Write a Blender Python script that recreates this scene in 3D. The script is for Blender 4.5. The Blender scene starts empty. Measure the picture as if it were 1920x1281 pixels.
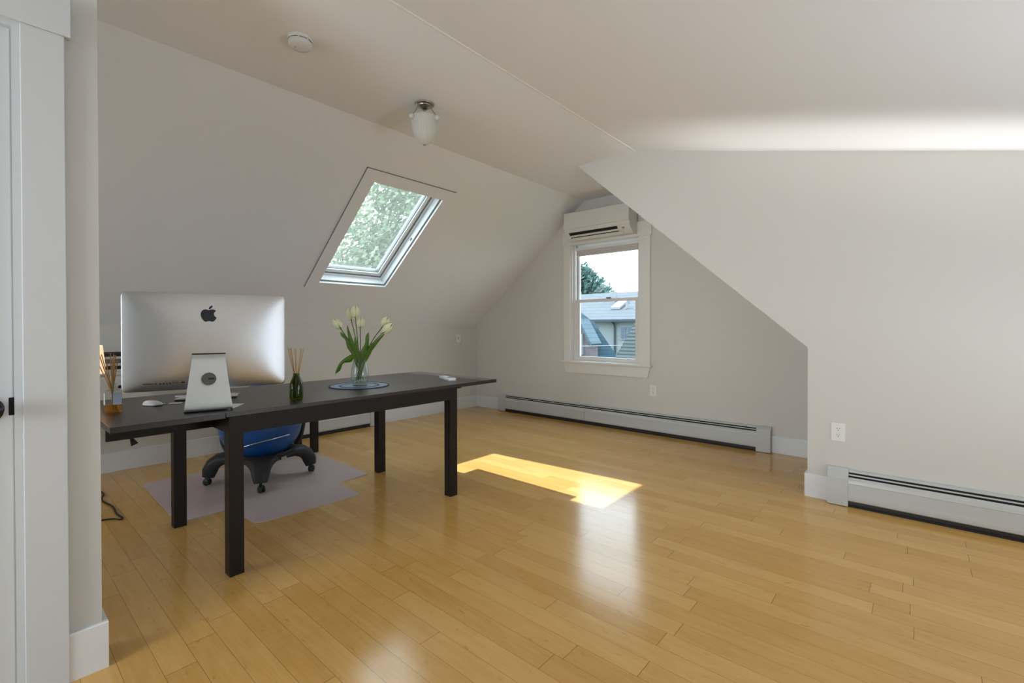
import bpy, bmesh, math, random
from mathutils import Vector, Matrix
random.seed(7)
R = math.radians
sc = bpy.context.scene
COL = sc.collection

# ------------------------------------------------------------------ camera
FPX = 876.97
cam_d = bpy.data.cameras.new('camera')
cam_d.sensor_fit = 'HORIZONTAL'; cam_d.sensor_width = 36.0
cam_d.lens = FPX / 1920 * 36.0
cam_d.shift_y = -(640.5 - 618.85) / 1920
cam_d.clip_start = 0.02; cam_d.clip_end = 300
cam = bpy.data.objects.new('camera', cam_d); COL.objects.link(cam)
cam.location = (0, 0, 1.15)
cam.rotation_mode = 'XYZ'
_rot = Matrix.Rotation(R(41.088), 4, 'Z') @ Matrix.Rotation(R(90 - 0.4513), 4, 'X') @ Matrix.Rotation(R(-0.0773), 4, 'Z')
cam.rotation_euler = _rot.to_euler()
sc.camera = cam

# ------------------------------------------------------------------ light
sc.view_settings.view_transform = 'Standard'
sc.view_settings.look = 'None'
sc.view_settings.gamma = 1.0
sc.view_settings.use_curve_mapping = False
sc.view_settings.exposure = 0.47

w = bpy.data.worlds.new('daylight'); sc.world = w; w.use_nodes = True
bg = w.node_tree.nodes['Background']
bg.inputs['Color'].default_value = (0.86, 0.94, 1.0, 1); bg.inputs['Strength'].default_value = 4.5

def sun_lamp():
    d = bpy.data.lights.new('sun', 'SUN'); d.energy = 8.2; d.angle = R(0.6); d.color = (0.97, 0.93, 1.0)
    o = bpy.data.objects.new('sun', d); COL.objects.link(o)
    o.rotation_euler = Vector((0.84, 0.148, -1.0)).to_track_quat('-Z', 'Y').to_euler()
    o.location = (-8, 0, 12)
sun_lamp()

def area_lamp(name, loc, direction, sx, sy, power, color):
    d = bpy.data.lights.new(name, 'AREA'); d.shape = 'RECTANGLE'; d.size = sx; d.size_y = sy
    d.energy = power; d.color = color
    o = bpy.data.objects.new(name, d); COL.objects.link(o)
    o.location = loc; o.rotation_euler = Vector(direction).to_track_quat('-Z', 'Z').to_euler()
    return o
# added area lamps: dormer daylight at right, fill from invented windows behind
area_lamp('daylight_dormer', (1.74, 1.9, 1.02), (-0.6, 0, 1.0), 2.4, 0.5, 26, (0.72, 0.86, 1.0))  # added just inside the sill, tilted up to brighten the ceiling
area_lamp('fill_back', (-1.34, -3.06, 1.3), (0, 1, 0.35), 1.25, 1.4, 50, (0.80, 0.90, 1.0))
area_lamp('fill_back_left', (-3.4, -3.06, 1.4), (0.08, 1, 0.30), 1.3, 1.1, 9, (0.80, 0.89, 1.0))  # unseen window made up to brighten the left slope
# added spot outside, stands in for sun bounced off the floor onto the ceiling
_g = bpy.data.lights.new('ceiling_glow_spot', 'SPOT'); _g.energy = 2100; _g.spot_size = R(12); _g.spot_blend = 1.0; _g.shadow_soft_size = 0.15; _g.color = (1.0, 0.97, 0.92)
_go = bpy.data.objects.new('ceiling_glow_spot', _g); COL.objects.link(_go); _go.location = (5.0, 3.60, -0.8)
_go.rotation_euler = (Vector((-0.30, 3.58, 2.26)) - _go.location).to_track_quat('-Z', 'Y').to_euler()
# sky portals: guide the sky's own light through the far window and the skylight
_n = Vector((-0.628, 0, 0.778))
for _p in (area_lamp('portal_far', (-2.75, 4.93, 1.45), (0, -1, 0), 0.9, 1.4, 1, (1, 1, 1)),
           area_lamp('portal_skylight', Vector((-3.86, 2.52, 1.96)) + _n * 0.21, -_n, 1.22, 0.75, 1, (1, 1, 1))):
    _p.data.cycles.is_portal = True

# ------------------------------------------------------------------ materials
def mat(name, col, rough=0.5, metal=0.0, spec=0.5, coat=0.0, emis=None, estr=0.0, trans=0.0, ior=1.45, bump=None, var=None):
    m = bpy.data.materials.new(name); m.use_nodes = True
    nt = m.node_tree; p = nt.nodes['Principled BSDF']
    p.inputs['Base Color'].default_value = (*col, 1); p.inputs['Roughness'].default_value = rough
    p.inputs['Metallic'].default_value = metal; p.inputs['Specular IOR Level'].default_value = spec
    p.inputs['Coat Weight'].default_value = coat; p.inputs['IOR'].default_value = ior
    p.inputs['Transmission Weight'].default_value = trans
    if emis: p.inputs['Emission Color'].default_value = (*emis, 1); p.inputs['Emission Strength'].default_value = estr
    tc = nt.nodes.new('ShaderNodeTexCoord')
    if bump:
        n = nt.nodes.new('ShaderNodeTexNoise'); n.inputs['Scale'].default_value = bump[0]; n.inputs['Detail'].default_value = 4
        b = nt.nodes.new('ShaderNodeBump'); b.inputs['Strength'].default_value = bump[1]; b.inputs['Distance'].default_value = 0.002
        nt.links.new(tc.outputs['Object'], n.inputs['Vector']); nt.links.new(n.outputs['Fac'], b.inputs['Height'])
        nt.links.new(b.outputs['Normal'], p.inputs['Normal'])
    if var:   # (scale xyz, second colour)
        mp = nt.nodes.new('ShaderNodeMapping'); mp.inputs['Scale'].default_value = var[0]
        n = nt.nodes.new('ShaderNodeTexNoise'); n.inputs['Scale'].default_value = 1; n.inputs['Detail'].default_value = 5
        mx = nt.nodes.new('ShaderNodeMix'); mx.data_type = 'RGBA'
        mx.inputs[6].default_value = (*col, 1); mx.inputs[7].default_value = (*var[1], 1)
        nt.links.new(tc.outputs['Object'], mp.inputs['Vector']); nt.links.new(mp.outputs['Vector'], n.inputs['Vector'])
        nt.links.new(n.outputs['Fac'], mx.inputs[0]); nt.links.new(mx.outputs[2], p.inputs['Base Color'])
    return m

def glass_mat(name, tint, gloss=0.06, rough=0.02, haze=None):
    """thin pane: clear transmission with a fresnel reflection (lets sunlight through)"""
    m = bpy.data.materials.new(name); m.use_nodes = True; nt = m.node_tree
    for n in list(nt.nodes): nt.nodes.remove(n)
    out = nt.nodes.new('ShaderNodeOutputMaterial'); t = nt.nodes.new('ShaderNodeBsdfTransparent')
    g = nt.nodes.new('ShaderNodeBsdfGlossy'); mx = nt.nodes.new('ShaderNodeMixShader'); f = nt.nodes.new('ShaderNodeFresnel')
    t.inputs['Color'].default_value = (*tint, 1); g.inputs['Roughness'].default_value = rough
    ge = nt.nodes.new('ShaderNodeNewGeometry'); io = nt.nodes.new('ShaderNodeMapRange')   # same reflectance from both sides of the thin glass
    io.inputs[3].default_value = 1.45; io.inputs[4].default_value = 1 / 1.45
    nt.links.new(ge.outputs['Backfacing'], io.inputs[0]); nt.links.new(io.outputs[0], f.inputs['IOR'])
    nt.links.new(f.outputs['Fac'], mx.inputs['Fac']); nt.links.new(t.outputs['BSDF'], mx.inputs[1]); nt.links.new(g.outputs['BSDF'], mx.inputs[2])
    last = mx
    if haze:   # (colour, amount): translucent layer mixed over the clear glass
        d = nt.nodes.new('ShaderNodeBsdfTranslucent'); d.inputs['Color'].default_value = (*haze[0], 1)
        m2 = nt.nodes.new('ShaderNodeMixShader'); m2.inputs['Fac'].default_value = haze[1]
        nt.links.new(mx.outputs['Shader'], m2.inputs[1]); nt.links.new(d.outputs['BSDF'], m2.inputs[2]); last = m2
    nt.links.new(last.outputs['Shader'], out.inputs['Surface'])
    return m

def floor_mat():
    m = bpy.data.materials.new('bamboo_floor'); m.use_nodes = True; nt = m.node_tree; L = nt.links
    p = nt.nodes['Principled BSDF']
    def N(t, **k):
        n = nt.nodes.new(t)
        for a, b in k.items(): setattr(n, a, b)
        return n
    def M(op, a, b=None, c=None):
        n = N('ShaderNodeMath', operation=op)
        for i, v in enumerate((a, b, c)):
            if v is None: continue
            if isinstance(v, (int, float)): n.inputs[i].default_value = v
            else: L.new(v, n.inputs[i])
        return n.outputs[0]
    tc = N('ShaderNodeTexCoord'); sx = N('ShaderNodeSeparateXYZ'); L.new(tc.outputs['Object'], sx.inputs[0])
    X, Y = sx.outputs[0], sx.outputs[1]
    v = M('DIVIDE', M('SUBTRACT', Y, 0.863), 0.0925)
    row = M('FLOOR', v); vf = M('FRACT', v)
    wn = N('ShaderNodeTexWhiteNoise', noise_dimensions='1D'); L.new(row, wn.inputs['W'])
    u = M('ADD', M('DIVIDE', X, 0.93), M('MULTIPLY', wn.outputs['Value'], 7.3))
    ci = M('FLOOR', u); uf = M('FRACT', u)
    cid = N('ShaderNodeCombineXYZ'); L.new(ci, cid.inputs[0]); L.new(row, cid.inputs[1])
    w2 = N('ShaderNodeTexWhiteNoise', noise_dimensions='2D'); L.new(cid.outputs[0], w2.inputs['Vector'])
    # seams
    dv = M('MINIMUM', vf, M('SUBTRACT', 1.0, vf)); du = M('MINIMUM', uf, M('SUBTRACT', 1.0, uf))
    sv = M('LESS_THAN', dv, 0.009); su = M('LESS_THAN', du, 0.0011)
    seam = M('MAXIMUM', M('MULTIPLY', sv, 0.72), M('MULTIPLY', su, 0.95))
    # grain
    off = M('MULTIPLY', w2.outputs['Value'], 40.0)
    gv = N('ShaderNodeCombineXYZ'); L.new(M('ADD', X, off), gv.inputs[0]); L.new(Y, gv.inputs[1]); L.new(off, gv.inputs[2])
    mp = N('ShaderNodeMapping'); mp.inputs['Scale'].default_value = (3.0, 150.0, 1.0); L.new(gv.outputs[0], mp.inputs['Vector'])
    g1 = N('ShaderNodeTexNoise'); g1.inputs['Scale'].default_value = 1.0; g1.inputs['Detail'].default_value = 3; L.new(mp.outputs[0], g1.inputs['Vector'])
    mp2 = N('ShaderNodeMapping'); mp2.inputs['Scale'].default_value = (7.0, 34.0, 1.0); L.new(gv.outputs[0], mp2.inputs['Vector'])
    g2 = N('ShaderNodeTexNoise'); g2.inputs['Scale'].default_value = 1.0; g2.inputs['Detail'].default_value = 4; L.new(mp2.outputs[0], g2.inputs['Vector'])
    # bamboo knuckles: sparse darker marks
    mp3 = N('ShaderNodeMapping'); mp3.inputs['Scale'].default_value = (16.0, 45.0, 1.0); L.new(gv.outputs[0], mp3.inputs['Vector'])
    g3 = N('ShaderNodeTexNoise'); g3.inputs['Scale'].default_value = 1.0; g3.inputs['Detail'].default_value = 2; L.new(mp3.outputs[0], g3.inputs['Vector'])
    knk = N('ShaderNodeMapRange'); knk.inputs[1].default_value = 0.66; knk.inputs[2].default_value = 0.78; L.new(g3.outputs['Fac'], knk.inputs[0])
    t = M('ADD', M('MULTIPLY', w2.outputs['Value'], 0.42), M('ADD', M('MULTIPLY', g1.outputs['Fac'], 0.40), M('MULTIPLY', g2.outputs['Fac'], 0.50)))
    cr = N('ShaderNodeValToRGB'); L.new(M('MULTIPLY', t, 0.78), cr.inputs[0])
    e = cr.color_ramp.elements
    e[0].position = 0.2; e[0].color = FLOOR_A; e[1].position = 0.8; e[1].color = FLOOR_B
    k = N('ShaderNodeMix', data_type='RGBA'); k.inputs[7].default_value = FLOOR_K
    L.new(M('MULTIPLY', knk.outputs[0], 0.6), k.inputs[0]); L.new(cr.outputs[0], k.inputs[6])
    s = N('ShaderNodeMix', data_type='RGBA'); s.inputs[7].default_value = (0.17, 0.075, 0.02, 1)
    L.new(seam, s.inputs[0]); L.new(k.outputs[2], s.inputs[6]); L.new(s.outputs[2], p.inputs['Base Color'])
    p.inputs['Specular IOR Level'].default_value = 0.5
    rr = N('ShaderNodeMapRange'); rr.inputs[3].default_value = 0.13; rr.inputs[4].default_value = 0.22; L.new(g2.outputs['Fac'], rr.inputs[0])
    L.new(rr.outputs[0], p.inputs['Roughness'])
    b = N('ShaderNodeBump'); b.inputs['Strength'].default_value = 0.25; b.inputs['Distance'].default_value = 0.001; b.invert = True
    L.new(seam, b.inputs['Height']); L.new(b.outputs['Normal'], p.inputs['Normal'])
    return m
FLOOR_A = (0.52, 0.275, 0.062, 1); FLOOR_B = (0.69, 0.420, 0.138, 1); FLOOR_K = (0.40, 0.20, 0.055, 1)

M = {}
M['wall'] = mat('beige_wall_paint', (0.67, 0.645, 0.60), 0.85, spec=0.2, bump=(180, 0.08))
M['ceil'] = mat('white_ceiling_paint', (0.87, 0.885, 0.92), 0.9, spec=0.15, bump=(160, 0.08))
M['doorwall'] = mat('pale_wall_paint', (0.60, 0.605, 0.59), 0.8, spec=0.2, bump=(180, 0.08))
M['trim'] = mat('white_trim_paint', (0.74, 0.755, 0.765), 0.4, spec=0.4)
M['doorp'] = mat('shaded_door_paint', (0.61, 0.64, 0.665), 0.4, spec=0.4)  # white trim paint darkened for the dimmer light on the door
M['trimwarm'] = mat('cream_trim_paint', (0.76, 0.74, 0.69), 0.4, spec=0.4)
M['casing'] = mat('skylight_casing_paint', (0.87, 0.885, 0.92), 0.6, spec=0.3)
M['floor'] = floor_mat()
M['desk'] = mat('black_brown_veneer', (0.009, 0.007, 0.006), 0.5, spec=0.3, var=((4, 60, 4), (0.017, 0.012, 0.010)))
M['desktop'] = mat('black_brown_top', (0.020, 0.016, 0.014), 0.30, spec=0.6, var=((3, 50, 3), (0.034, 0.027, 0.023)))
M['heater'] = mat('heater_enamel', (0.52, 0.525, 0.505), 0.3, spec=0.5)
M['dark'] = mat('dark_cavity', (0.012, 0.011, 0.010), 0.7)
M['fin'] = mat('heater_fins', (0.05, 0.045, 0.045), 0.5, metal=0.6)
M['plate'] = mat('outlet_plastic', (0.80, 0.79, 0.75), 0.35)
M['slot'] = mat('outlet_slot', (0.10, 0.05, 0.035), 0.6)
M['acw'] = mat('ac_white_plastic', (0.70, 0.68, 0.63), 0.4)
M['vinyl'] = mat('window_vinyl', (0.74, 0.72, 0.70), 0.35)
M['blind'] = mat('blind_fabric', (0.62, 0.58, 0.55), 0.8)
M['sky_white'] = mat('skylight_white', (0.86, 0.90, 0.93), 0.35)
M['gasket_shadow'] = mat('grey_gasket_shadow', (0.20, 0.22, 0.22), 0.5)  # real gaskets, and the skylight's drawn-in shadow strips
M['pane'] = glass_mat('window_glass', (0.90, 0.95, 0.97))
M['skypane'] = glass_mat('skylight_glass', (0.93, 0.98, 0.97), haze=((0.8, 0.86, 0.86), 0.02))
M['alu'] = mat('satin_aluminium', (0.68, 0.70, 0.73), 0.42, metal=1.0)
M['alu2'] = mat('stand_aluminium', (0.70, 0.76, 0.80), 0.48, metal=1.0)
M['logo'] = mat('gloss_black', (0.012, 0.022, 0.03), 0.08)
M['port'] = mat('port_dark', (0.02, 0.02, 0.022), 0.4)
M['hole'] = mat('cable_hole_grey', (0.13, 0.13, 0.12), 0.5)
M['screen'] = mat('screen_glass', (0.01, 0.01, 0.012), 0.08)
M['whitep'] = mat('white_plastic', (0.78, 0.79, 0.81), 0.25)
M['blackp'] = mat('black_plastic', (0.012, 0.012, 0.013), 0.45)
M['blackg'] = mat('black_base_plastic', (0.022, 0.022, 0.023), 0.55, bump=(220, 0.2))
M['ball'] = mat('blue_vinyl', (0.012, 0.085, 0.30), 0.33, spec=0.5)
M['steel'] = mat('brushed_steel', (0.62, 0.64, 0.66), 0.25, metal=1.0)
M['nickel'] = mat('brushed_nickel', (0.42, 0.38, 0.33), 0.3, metal=1.0)
M['frost'] = mat('frosted_glass', (0.66, 0.65, 0.62), 0.35, spec=0.5)
M['knob'] = mat('oil_rubbed_bronze', (0.012, 0.013, 0.016), 0.28, metal=0.6)
M['cord'] = mat('black_rubber', (0.012, 0.008, 0.008), 0.5)
M['reed'] = mat('rattan_reed', (0.50, 0.27, 0.09), 0.7, var=((200, 200, 20), (0.62, 0.36, 0.14)))
M['clear'] = glass_mat('clear_glass', (0.90, 0.93, 0.92), rough=0.03)
M['greeng'] = glass_mat('green_glass', (0.42, 0.50, 0.10), rough=0.04)
M['oilg'] = mat('dark_bottle_oil', (0.26, 0.28, 0.02), 0.2)
M['amber'] = glass_mat('amber_oil', (0.92, 0.60, 0.10), rough=0.03, haze=((0.85, 0.60, 0.10), 0.22))
M['paper'] = mat('white_paper', (0.75, 0.77, 0.80), 0.7)
M['label'] = mat('bottle_label', (0.62, 0.68, 0.80), 0.6, var=((200, 200, 120), (0.42, 0.50, 0.68)))
M['tulip'] = mat('tulip_petal', (0.86, 0.86, 0.66), 0.5, var=((30, 30, 18), (0.74, 0.78, 0.42)))
M['stem'] = mat('tulip_stem', (0.08, 0.13, 0.035), 0.5)
M['leaf'] = mat('tulip_leaf', (0.12, 0.235, 0.010), 0.40, var=((25, 25, 12), (0.055, 0.13, 0.012)))
M['place'] = mat('blue_woven_mat', (0.14, 0.21, 0.33), 0.7, var=((160, 160, 20), (0.34, 0.43, 0.55)))
M['place2'] = mat('navy_trim_weave', (0.02, 0.035, 0.08), 0.7)
M['shade'] = mat('lit_lamp_shade', (0.85, 0.70, 0.52), 0.8, emis=(1.0, 0.62, 0.34), estr=0.75)
M['cab'] = mat('white_cabinet_paint', (0.62, 0.60, 0.57), 0.45)
M['gravel'] = mat('clear_gravel', (0.55, 0.62, 0.50), 0.15)
M['bead'] = mat('ceiling_bead_paint', (0.84, 0.83, 0.80), 0.6)

def chair_mat_material():
    m = bpy.data.materials.new('translucent_vinyl_mat'); m.use_nodes = True; nt = m.node_tree
    p = nt.nodes['Principled BSDF']; p.inputs['Base Color'].default_value = (0.74, 0.60, 0.58, 1); p.inputs['Roughness'].default_value = 0.38
    p.inputs['Specular IOR Level'].default_value = 0.55
    t = nt.nodes.new('ShaderNodeBsdfTransparent'); t.inputs['Color'].default_value = (0.72, 0.66, 0.66, 1)
    mx = nt.nodes.new('ShaderNodeMixShader'); mx.inputs['Fac'].default_value = 0.70
    out = nt.nodes['Material Output']
    nt.links.new(t.outputs['BSDF'], mx.inputs[1]); nt.links.new(p.outputs['BSDF'], mx.inputs[2]); nt.links.new(mx.outputs['Shader'], out.inputs['Surface'])
    return m
M['chairmat'] = chair_mat_material()

def shingle_mat(name, c1, c2, rowh=0.14, mort=0.05):
    m = bpy.data.materials.new(name); m.use_nodes = True; nt = m.node_tree; L = nt.links
    p = nt.nodes['Principled BSDF']; p.inputs['Roughness'].default_value = 0.9
    tc = nt.nodes.new('ShaderNodeTexCoord'); sp = nt.nodes.new('ShaderNodeSeparateXYZ'); cb = nt.nodes.new('ShaderNodeCombineXYZ')
    ad = nt.nodes.new('ShaderNodeMath'); ad.operation = 'ADD'
    L.new(tc.outputs['Object'], sp.inputs[0]); L.new(sp.outputs[0], ad.inputs[0]); L.new(sp.outputs[1], ad.inputs[1])
    L.new(ad.outputs[0], cb.inputs[0]); L.new(sp.outputs[2], cb.inputs[1])
    b = nt.nodes.new('ShaderNodeTexBrick'); L.new(cb.outputs[0], b.inputs['Vector'])
    b.inputs['Color1'].default_value = (*c1, 1); b.inputs['Color2'].default_value = (*c2, 1); b.inputs['Mortar'].default_value = (*[x * 0.45 for x in c1], 1)
    b.inputs['Scale'].default_value = 1.0; b.inputs['Row Height'].default_value = rowh; b.inputs['Brick Width'].default_value = 0.9; b.inputs['Mortar Size'].default_value = rowh * mort
    L.new(b.outputs['Color'], p.inputs['Base Color']); return m
M['slate_blue'] = shingle_mat('blue_slate_shingles', (0.032, 0.072, 0.105), (0.04, 0.086, 0.12))
M['slate_pale'] = shingle_mat('pale_blue_shingles', (0.06, 0.1, 0.125), (0.07, 0.11, 0.135))
M['shingle_grey'] = shingle_mat('grey_asphalt_shingles', (0.075, 0.095, 0.1), (0.1, 0.12, 0.13), 0.075, 0.2)
M['roof_far'] = shingle_mat('pale_grey_shingles', (0.062, 0.078, 0.088), (0.068, 0.084, 0.094), 0.2)
M['siding'] = mat('pale_siding', (0.2, 0.225, 0.235), 0.8)
M['brick'] = shingle_mat('brick_red', (0.1, 0.085, 0.1), (0.12, 0.1, 0.115), 0.07)
M['gutter'] = mat('dark_gutter', (0.024, 0.042, 0.051), 0.5)
M['winglass'] = mat('dark_window_glass', (0.03, 0.07, 0.12), 0.15)
M['exwhite'] = mat('white_exterior_paint', (0.2, 0.215, 0.225), 0.6)
M['bark'] = mat('tree_bark', (0.036, 0.028, 0.020), 0.9)
def leaf_mat(name, a, b):
    m = bpy.data.materials.new(name); m.use_nodes = True; nt = m.node_tree
    p = nt.nodes['Principled BSDF']; p.inputs['Roughness'].default_value = 0.6
    g = nt.nodes.new('ShaderNodeNewGeometry'); r = nt.nodes.new('ShaderNodeValToRGB')
    r.color_ramp.elements[0].color = (*a, 1); r.color_ramp.elements[1].color = (*b, 1)
    nt.links.new(g.outputs['Random Per Island'], r.inputs[0]); nt.links.new(r.outputs[0], p.inputs['Base Color'])
    t = nt.nodes.new('ShaderNodeBsdfTranslucent'); nt.links.new(r.outputs[0], t.inputs['Color'])
    mx = nt.nodes.new('ShaderNodeMixShader'); mx.inputs['Fac'].default_value = 0.4
    nt.links.new(p.outputs['BSDF'], mx.inputs[1]); nt.links.new(t.outputs['BSDF'], mx.inputs[2]); nt.links.new(mx.outputs['Shader'], nt.nodes['Material Output'].inputs['Surface'])
    return m
M['leaves'] = leaf_mat('summer_leaves', (0.085, 0.14, 0.09), (0.2, 0.25, 0.15))
M['leaves2'] = leaf_mat('evergreen_leaves', (0.028, 0.08, 0.07), (0.075, 0.15, 0.125))
M['lawn'] = mat('lawn', (0.048, 0.078, 0.036), 0.9)

# ------------------------------------------------------------------ mesh helpers
class MB:
    def __init__(s): s.bm = bmesh.new()
    def box(s, x0, x1, y0, y1, z0, z1, bev=0.0, T=None):
        b = bmesh.new(); bmesh.ops.create_cube(b, size=1)
        for v in b.verts: v.co = Vector(((x0 + x1) / 2 + v.co.x * (x1 - x0), (y0 + y1) / 2 + v.co.y * (y1 - y0), (z0 + z1) / 2 + v.co.z * (z1 - z0)))
        if bev: bmesh.ops.bevel(b, geom=list(b.edges), offset=bev, segments=2, profile=0.6, affect='EDGES')
        s._add(b, T); return s
    def _add(s, b, T=None):
        if T is not None: bmesh.ops.transform(b, matrix=T, verts=list(b.verts))
        me = bpy.data.meshes.new('t'); b.to_mesh(me); b.free(); s.bm.from_mesh(me); bpy.data.meshes.remove(me)
    def prism(s, poly, axis, a, b_, bev=0.0, T=None):
        """poly 2D; axis 'y': (x,z) extruded y a..b ; 'x': (y,z) extruded x ; 'z': (x,y) extruded z"""
        def P(u, v, t):
            return {'y': (u, t, v), 'x': (t, u, v), 'z': (u, v, t)}[axis]
        b = bmesh.new()
        lo = [b.verts.new(P(u, v, a)) for u, v in poly]; hi = [b.verts.new(P(u, v, b_)) for u, v in poly]
        n = len(poly)
        b.faces.new(lo); b.faces.new(hi[::-1])
        for i in range(n): b.faces.new((lo[i], hi[i], hi[(i + 1) % n], lo[(i + 1) % n]))
        bmesh.ops.recalc_face_normals(b, faces=list(b.faces))
        if bev: bmesh.ops.bevel(b, geom=list(b.edges), offset=bev, segments=2, profile=0.6, affect='EDGES')
        s._add(b, T); return s
    def lathe(s, prof, seg=32, T=None, cap=True, flute=0):
        b = bmesh.new(); rings = []
        for r, z in prof:
            ring = []
            for i in range(seg):
                a = 2 * math.pi * i / seg; rr = r
                if flute: rr = r * (1 + 0.012 * (1 if i % 2 else -1))
                ring.append(b.verts.new((rr * math.cos(a), rr * math.sin(a), z)))
            rings.append(ring)
        for j in range(len(rings) - 1):
            for i in range(seg): b.faces.new((rings[j][i], rings[j][(i + 1) % seg], rings[j + 1][(i + 1) % seg], rings[j + 1][i]))
        if cap:
            b.faces.new(rings[0][::-1]); b.faces.new(rings[-1])
        bmesh.ops.recalc_face_normals(b, faces=list(b.faces))
        s._add(b, T); return s
    def tube(s, pts, r, seg=10, T=None, flat=None):
        pts = [Vector(p) for p in pts]; rs = r if isinstance(r, (list, tuple)) else [r] * len(pts)
        b = bmesh.new(); rings = []; up = Vector((0, 0, 1))
        t0 = (pts[1] - pts[0]).normalized()
        side = t0.cross(up)
        if side.length < 0.05: side = t0.cross(Vector((1, 0, 0)))
        side.normalize()
        for i, p in enumerate(pts):
            t = (pts[min(i + 1, len(pts) - 1)] - pts[max(i - 1, 0)]).normalized()
            side = (side - t * side.dot(t)).normalized(); n = side.cross(t).normalized()
            ring = []
            for k in range(seg):
                a = 2 * math.pi * k / seg
                fx = flat if flat else 1.0
                ring.append(b.verts.new(p + side * math.cos(a) * rs[i] + n * math.sin(a) * rs[i] * fx))
            rings.append(ring)
        for j in range(len(rings) - 1):
            for k in range(seg): b.faces.new((rings[j][k], rings[j][(k + 1) % seg], rings[j + 1][(k + 1) % seg], rings[j + 1][k]))
        b.faces.new(rings[0][::-1]); b.faces.new(rings[-1])
        bmesh.ops.recalc_face_normals(b, faces=list(b.faces))
        s._add(b, T); return s
    def sphere(s, c, r, seg=32, rings=20, scale=(1, 1, 1)):
        b = bmesh.new(); bmesh.ops.create_uvsphere(b, u_segments=seg, v_segments=rings, radius=r)
        for v in b.verts: v.co = Vector((v.co.x * scale[0] + c[0], v.co.y * scale[1] + c[1], v.co.z * scale[2] + c[2]))
        s._add(b); return s
    def quads(s, vs, fs, T=None):
        b = bmesh.new(); V = [b.verts.new(v) for v in vs]
        for f in fs: b.faces.new([V[i] for i in f])
        s._add(b, T); return s
    def build(s, name, m, parent=None, smooth=None, loc=None, rotz=None):
        me = bpy.data.meshes.new(name); s.bm.to_mesh(me); s.bm.free()
        me.materials.append(M[m] if isinstance(m, str) else m)
        o = bpy.data.objects.new(name, me); COL.objects.link(o)
        if parent is not None: o.parent = parent
        if loc is not None: o.location = loc
        if rotz is not None: o.rotation_euler.z = rotz
        if smooth is not None:
            for p in me.polygons: p.use_smooth = True
            try: me.set_sharp_from_angle(angle=R(smooth))
            except Exception: pass
        return o
def catmull(pts, n=8):
    P = [Vector(p) for p in pts]; P = [2 * P[0] - P[1]] + P + [2 * P[-1] - P[-2]]; out = []
    for i in range(1, len(P) - 2):
        for k in range(n):
            t = k / n; a, b, c, d = P[i - 1], P[i], P[i + 1], P[i + 2]
            out.append(0.5 * ((2 * b) + (c - a) * t + (2 * a - 5 * b + 4 * c - d) * t * t + (3 * b - a - 3 * c + d) * t ** 3))
    out.append(P[-2]); return out
def thing(name, label, cat, loc=(0, 0, 0), rotz=0, group=None):
    o = bpy.data.objects.new(name, None); COL.objects.link(o); o.empty_display_size = 0.05
    o.location = loc; o.rotation_euler = (0, 0, rotz); o['label'] = label; o['category'] = cat
    if group: o['group'] = group
    return o
def tag(o, label, cat, group=None):
    o['label'] = label; o['category'] = cat
    if group: o['group'] = group
    return o
def struct(o, label=None):
    o['kind'] = 'structure'
    if label: o['label'] = label
    return o
def struct_empty(name, loc=(0, 0, 0)):
    o = bpy.data.objects.new(name, None); COL.objects.link(o); o.location = loc; o.empty_display_size = 0.05
    return struct(o)

# ------------------------------------------------------------------ the room
xL, yF, zK, zC, xC1 = -4.83, 4.76, 1.174, 2.64, -3.013
xR, zK2, xC2, yD, xS, SL = -0.57, 1.004, -2.411, 3.697, -1.83, -0.2461
xD, yE, yB, xW = -2.079, 0.274, -3.0, 1.80
zs1 = lambda x: zK + (zC - zK) / (xC1 - xL) * (x - xL)
zs2 = lambda x: zC + (zK2 - zC) / (xR - xC2) * (x - xC2)
zd = lambda x: zC + SL * (x - xS)
UP = 0.06

struct(MB().box(xL - 0.2, xW + 0.2, yB - 0.2, yF + 0.15, -0.12, 0).build('floor', 'floor'))
struct(MB().box(xL - 0.14, xL, yB - 0.1, yF + 0.14, 0, zK + 0.02).build('wall_left', 'wall'))
# far gable wall round the window opening (x -3.2..-2.3, z .73..2.16)
wx0, wx1, wz0, wz1 = -3.20, -2.30, 0.73, 2.16
f = MB()
f.prism([(xL, 0), (wx0, 0), (wx0, zs1(wx0) + UP), (xL, zK + UP)], 'y', yF, yF + 0.14)
f.prism([(wx0, 0), (wx1, 0), (wx1, wz0), (wx0, wz0)], 'y', yF, yF + 0.14)
f.prism([(wx0, wz1), (wx1, wz1), (wx1, zs2(wx1) + UP), (xC2, zC + UP), (xC1, zC + UP), (wx0, zs1(wx0) + UP)], 'y', yF, yF + 0.14)
f.prism([(wx1, 0), (xR, 0), (xR, zK2 + UP), (wx1, zs2(wx1) + UP)], 'y', yF, yF + 0.14)
struct(f.build('wall_far', 'wall'))
# dormer cheek wall on the right, with the sloped corner cut out
f = MB().prism([(xR, 0), (xW + 0.1, 0), (xW + 0.1, zd(xW + 0.1) + 0.03), (xS, zC + 0.03), (xC2 - 0.02, zC + 0.03), (xC2 - 0.02, zs2(xC2 - 0.02)), (xR, zK2)], 'y', yD, yD + 0.11)
struct(f.build('wall_right', 'wall'))
struct(MB().box(xR, xR + 0.12, yD + 0.11, yF + 0.14, 0, zK2 + 0.02).build('wall_right_knee', 'wall'))
# roof slope behind the cheek wall
L2 = math.hypot(xR - xC2, zC - zK2); e2 = Vector(((xR - xC2) / L2, 0, (zK2 - zC) / L2)); n2 = Vector((-e2.z, 0, e2.x))
struct(MB().prism([(xC2, zC), (xR, zK2), (xR + n2.x * .12, zK2 + n2.z * .12), (xC2 + n2.x * .12, zC + n2.z * .12)], 'y', yD + 0.11, yF + 0.14).build('ceiling_right_slope', 'ceil'))
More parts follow.
